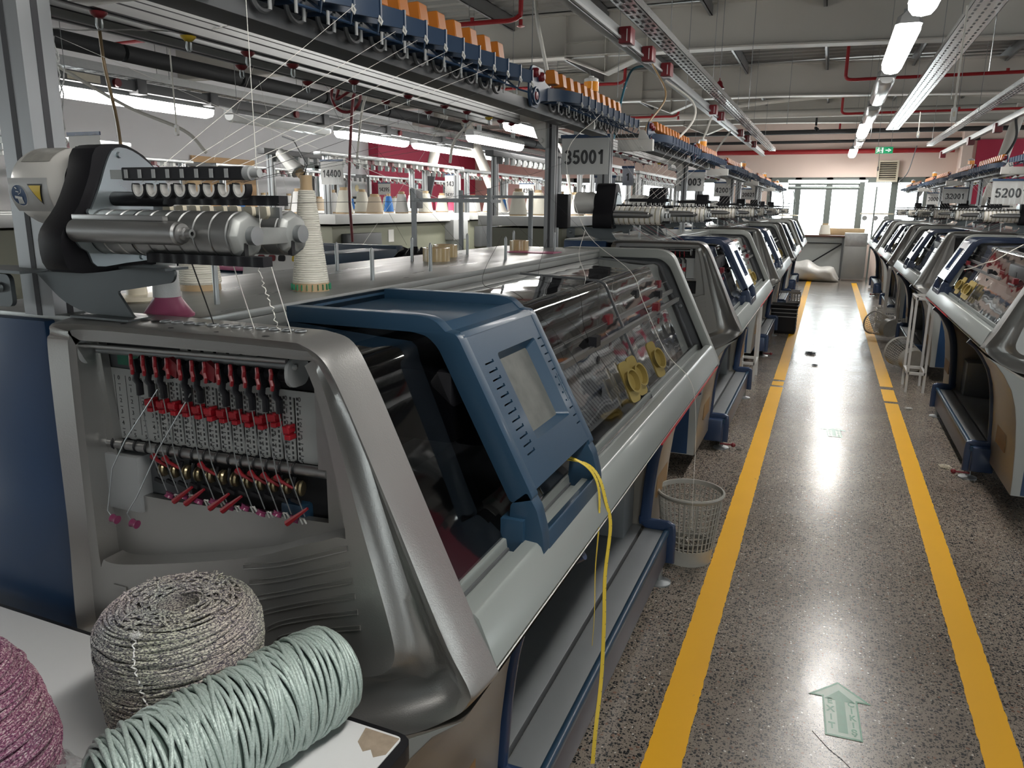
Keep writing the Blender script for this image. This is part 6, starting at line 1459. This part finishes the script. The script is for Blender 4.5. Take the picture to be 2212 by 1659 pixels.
# cables and hoses
T(M().tube(crom([(-1.56, 1.37, 1.99), (-1.555, 1.37, 1.9), (-1.545, 1.38, 1.78), (-1.54, 1.38, 1.66)], 5), .0038, 8).build('amber_hose', BROWNH), 'thin amber hose hanging from the rails behind the black belt cover', 'hose')
T(M().tube(crom([(-1.51, 4.0, 2.95), (-1.50, 4.0, 2.6), (-1.46, 4.0, 2.4), (-1.42, 4.0, 2.22), (-1.41, 4.0, 2.05)], 5), .010, 8).build('white_hose', HOSE), 'cream hose dropping from the top edge behind the blue tensioners', 'hose')
for (a, l, mt, r) in (([(-1.15, 5.21, 2.50), (-1.05, 5.2, 2.3), (-1.12, 5.0, 2.1), (-1.1, 4.9, 2.0)], 'amber rod cable from a red box down to the second machine', BROWNH, .006), ([(-1.2, 5.9, 2.5), (-1.0, 5.9, 2.35), (-.97, 5.8, 2.2), (-1.1, 5.6, 2.0)], 'white cable falling from the second red box', HOSE, .008), ([(-1.3, 6.0, 2.62), (-1.42, 5.9, 2.60), (-1.46, 5.8, 2.5), (-1.47, 5.6, 2.2), (-1.48, 5.5, 1.9), (-1.5, 5.5, 1.5)], 'teal cable arching down from a white connector', TEAL, .009), ([(-1.2, 8.3, 2.5), (-1.25, 8.2, 2.3), (-1.35, 8.0, 2.1)], 'cream cable hanging from the third red box', HOSE, .010), ([(-1.2, 9.9, 2.5), (-1.3, 9.7, 2.3), (-1.35, 9.6, 2.15)], 'cream cable hanging from a farther red box', HOSE, .010), ([(-3.1, 7.0, 2.6), (-3.2, 6.9, 2.4), (-3.4, 6.9, 2.2), (-3.45, 6.9, 2.0)], 'white hose hanging over the olive cabinets', HOSE, .014), ([(-3.6, 9, 2.75), (-3.2, 9, 2.45), (-3.0, 9, 2.2), (-2.9, 9.1, 1.6)], 'bent white hose in front of the salmon wall', HOSE, .02), ([(1.64, 9.4, 2.5), (1.66, 9.4, 2.3), (1.5, 9.2, 2.05), (1.35, 9.0, 2.0)], 'black cable curving down to the right row from the upper right', BLKPIPE, .012), ([(1.2, 14.5, 2.62), (1.1, 14.3, 2.2), (.98, 14.1, 2.05), (1.0, 14, 2.0)], 'thin dark cable to the third right machine', DGREY, .008), ([(-4.9, 3.9, 2.5), (-4.6, 4.2, 2.25), (-4.3, 4.4, 2.1), (-4.2, 4.5, 1.95)], 'pale sagging cable at the left by the upright', HOSE, .012), ([(-2.9, 4.6, 2.6), (-2.88, 4.6, 2.4), (-2.95, 4.6, 2.2), (-3.0, 4.6, 1.9)], 'cream cable with a black plug hanging left of the red coil', HOSE, .008)):
    T(M().tube(crom(a, 8), r, 8).build('hanging_cable', mt), l, 'cable')
T(M().tube(crom([(.958, 4.8, 1.43), (.9, 4.8, 1.39), (.83, 4.75, 1.345), (.80, 4.8, 1.33), (.76, 4.95, 1.29), (.745, 5.1, 1.27)], 8), .003, 6).build('twisted_wire', HOSE), 'twisted pale wire trailing over the right machine\'s visor', 'wire')
# hanger rods of the rows on the left
k = 0
for x, y in ((-4.6, 6.2), (-4.4, 6.4), (-4.1, 6.5), (-3.9, 8.3), (-2.2, 5.8), (-2.0, 7.6), (-1.5, 8.5), (-.9, 8.8), (-.6, 10.5), (1.0, 7.0), (.95, 8.6), (1.3, 11.0), (2.2, 9.2), (2.9, 11.0), (.45, 13.0), (-3.3, 11.0), (-4.3, 12.5)):
    T(M().tube([(x, y, 2.62), (x, y, 3.95)], .0035, 5).build('hanger_wire', ZINC), 'thin hanger wire dropping from the roof', 'wire', ).__setitem__('group', 'thin hanger wires under the roof')
# ------------------------------------------------------------------ rows of machines
place_row()

# ------------------------------------------------------------------ camera
cd = bpy.data.cameras.new('camera'); cam = bpy.data.objects.new('camera', cd); COL.objects.link(cam); SC.camera = cam
cd.sensor_width = 36; cd.lens = 1655 / 2212 * 36; cd.clip_start = .05; cd.clip_end = 200
CX = V((.9267, .3758, .0100)); CU = V((-.0938, .2059, .9741)); CB = V((.3640, -.9035, .2261))
CX.normalize(); CB = (CB - CX * CB.dot(CX)).normalized(); CU = CB.cross(CX)
cam.matrix_world = Matrix(((CX.x, CU.x, CB.x, 0), (CX.y, CU.y, CB.y, 0), (CX.z, CU.z, CB.z, 1.6), (0, 0, 0, 1)))

# ------------------------------------------------------------------ daylight and lamps
w = bpy.data.worlds.new('sky'); SC.world = w; w.use_nodes = True; nt = w.node_tree; bg = nt.nodes['Background']
bg.inputs[0].default_value = (.93, .97, 1.0, 1); bg.inputs[1].default_value = WORLD
def area(loc, rot, sx, sy, power, col=(1, 1, 1), name='window_daylight'):
    l = bpy.data.lights.new(name, 'AREA'); l.shape = 'RECTANGLE'; l.size = sx; l.size_y = sy; l.energy = power; l.color = col
    o = bpy.data.objects.new(name, l); COL.objects.link(o); o.location = loc; o.rotation_euler = rot; return o
for a, b in wins_far:
    o = area(((a + b) / 2, YF + .25, 1.56), (math.radians(90), 0, math.radians(180)), b - a, 1.55, 1); o.data.cycles.is_portal = True
for a, b, c, d in lw:
    o = area((XL - .25, (a + b) / 2, (c + d) / 2), (math.radians(90), 0, math.radians(-90)), b - a, d - c, 1); o.data.cycles.is_portal = True
for a in (-3, 5, 13, 17):
    o = area((XR + .25, a + 1, 1.7), (math.radians(90), 0, math.radians(90)), 2.0, 1.4, 1); o.data.cycles.is_portal = True
for x0 in (-6, 3):
    pass
for a in (2.0,): o = area((a + 1.2, YN - .25, 1.65), (math.radians(90), 0, 0), 2.4, 1.5, 1); o.data.cycles.is_portal = True
# what leaves each lit tube
for o in LIT:
    l = area(o.location + V((0, 0, -.08)), (0, 0, 0), .09, 1.2, LAMPW * (3 if (o.location.x < -4 or o.location.y > 9) else 1), (1, .97, .92), 'tube_light')
    
SC.view_settings.view_transform = 'Standard'; SC.view_settings.look = 'None'; SC.view_settings.gamma = 1; SC.view_settings.use_curve_mapping = False
SC.view_settings.exposure = EXPO
SC.cycles.max_bounces = 6; SC.cycles.diffuse_bounces = 3; SC.cycles.glossy_bounces = 3; SC.cycles.use_adaptive_sampling = True; SC.cycles.adaptive_threshold = .025; SC.cycles.transparent_max_bounces = 12; SC.cycles.transmission_bounces = 4
SC.cycles.use_denoising = True; SC.cycles.sample_clamp_indirect = 6; SC.cycles.caustics_reflective = False; SC.cycles.caustics_refractive = False
SC.cycles.use_light_tree = True
for o in list(bpy.data.objects):
    for k in ('base', 'front', 'carr'):
        if k in o: del o[k]
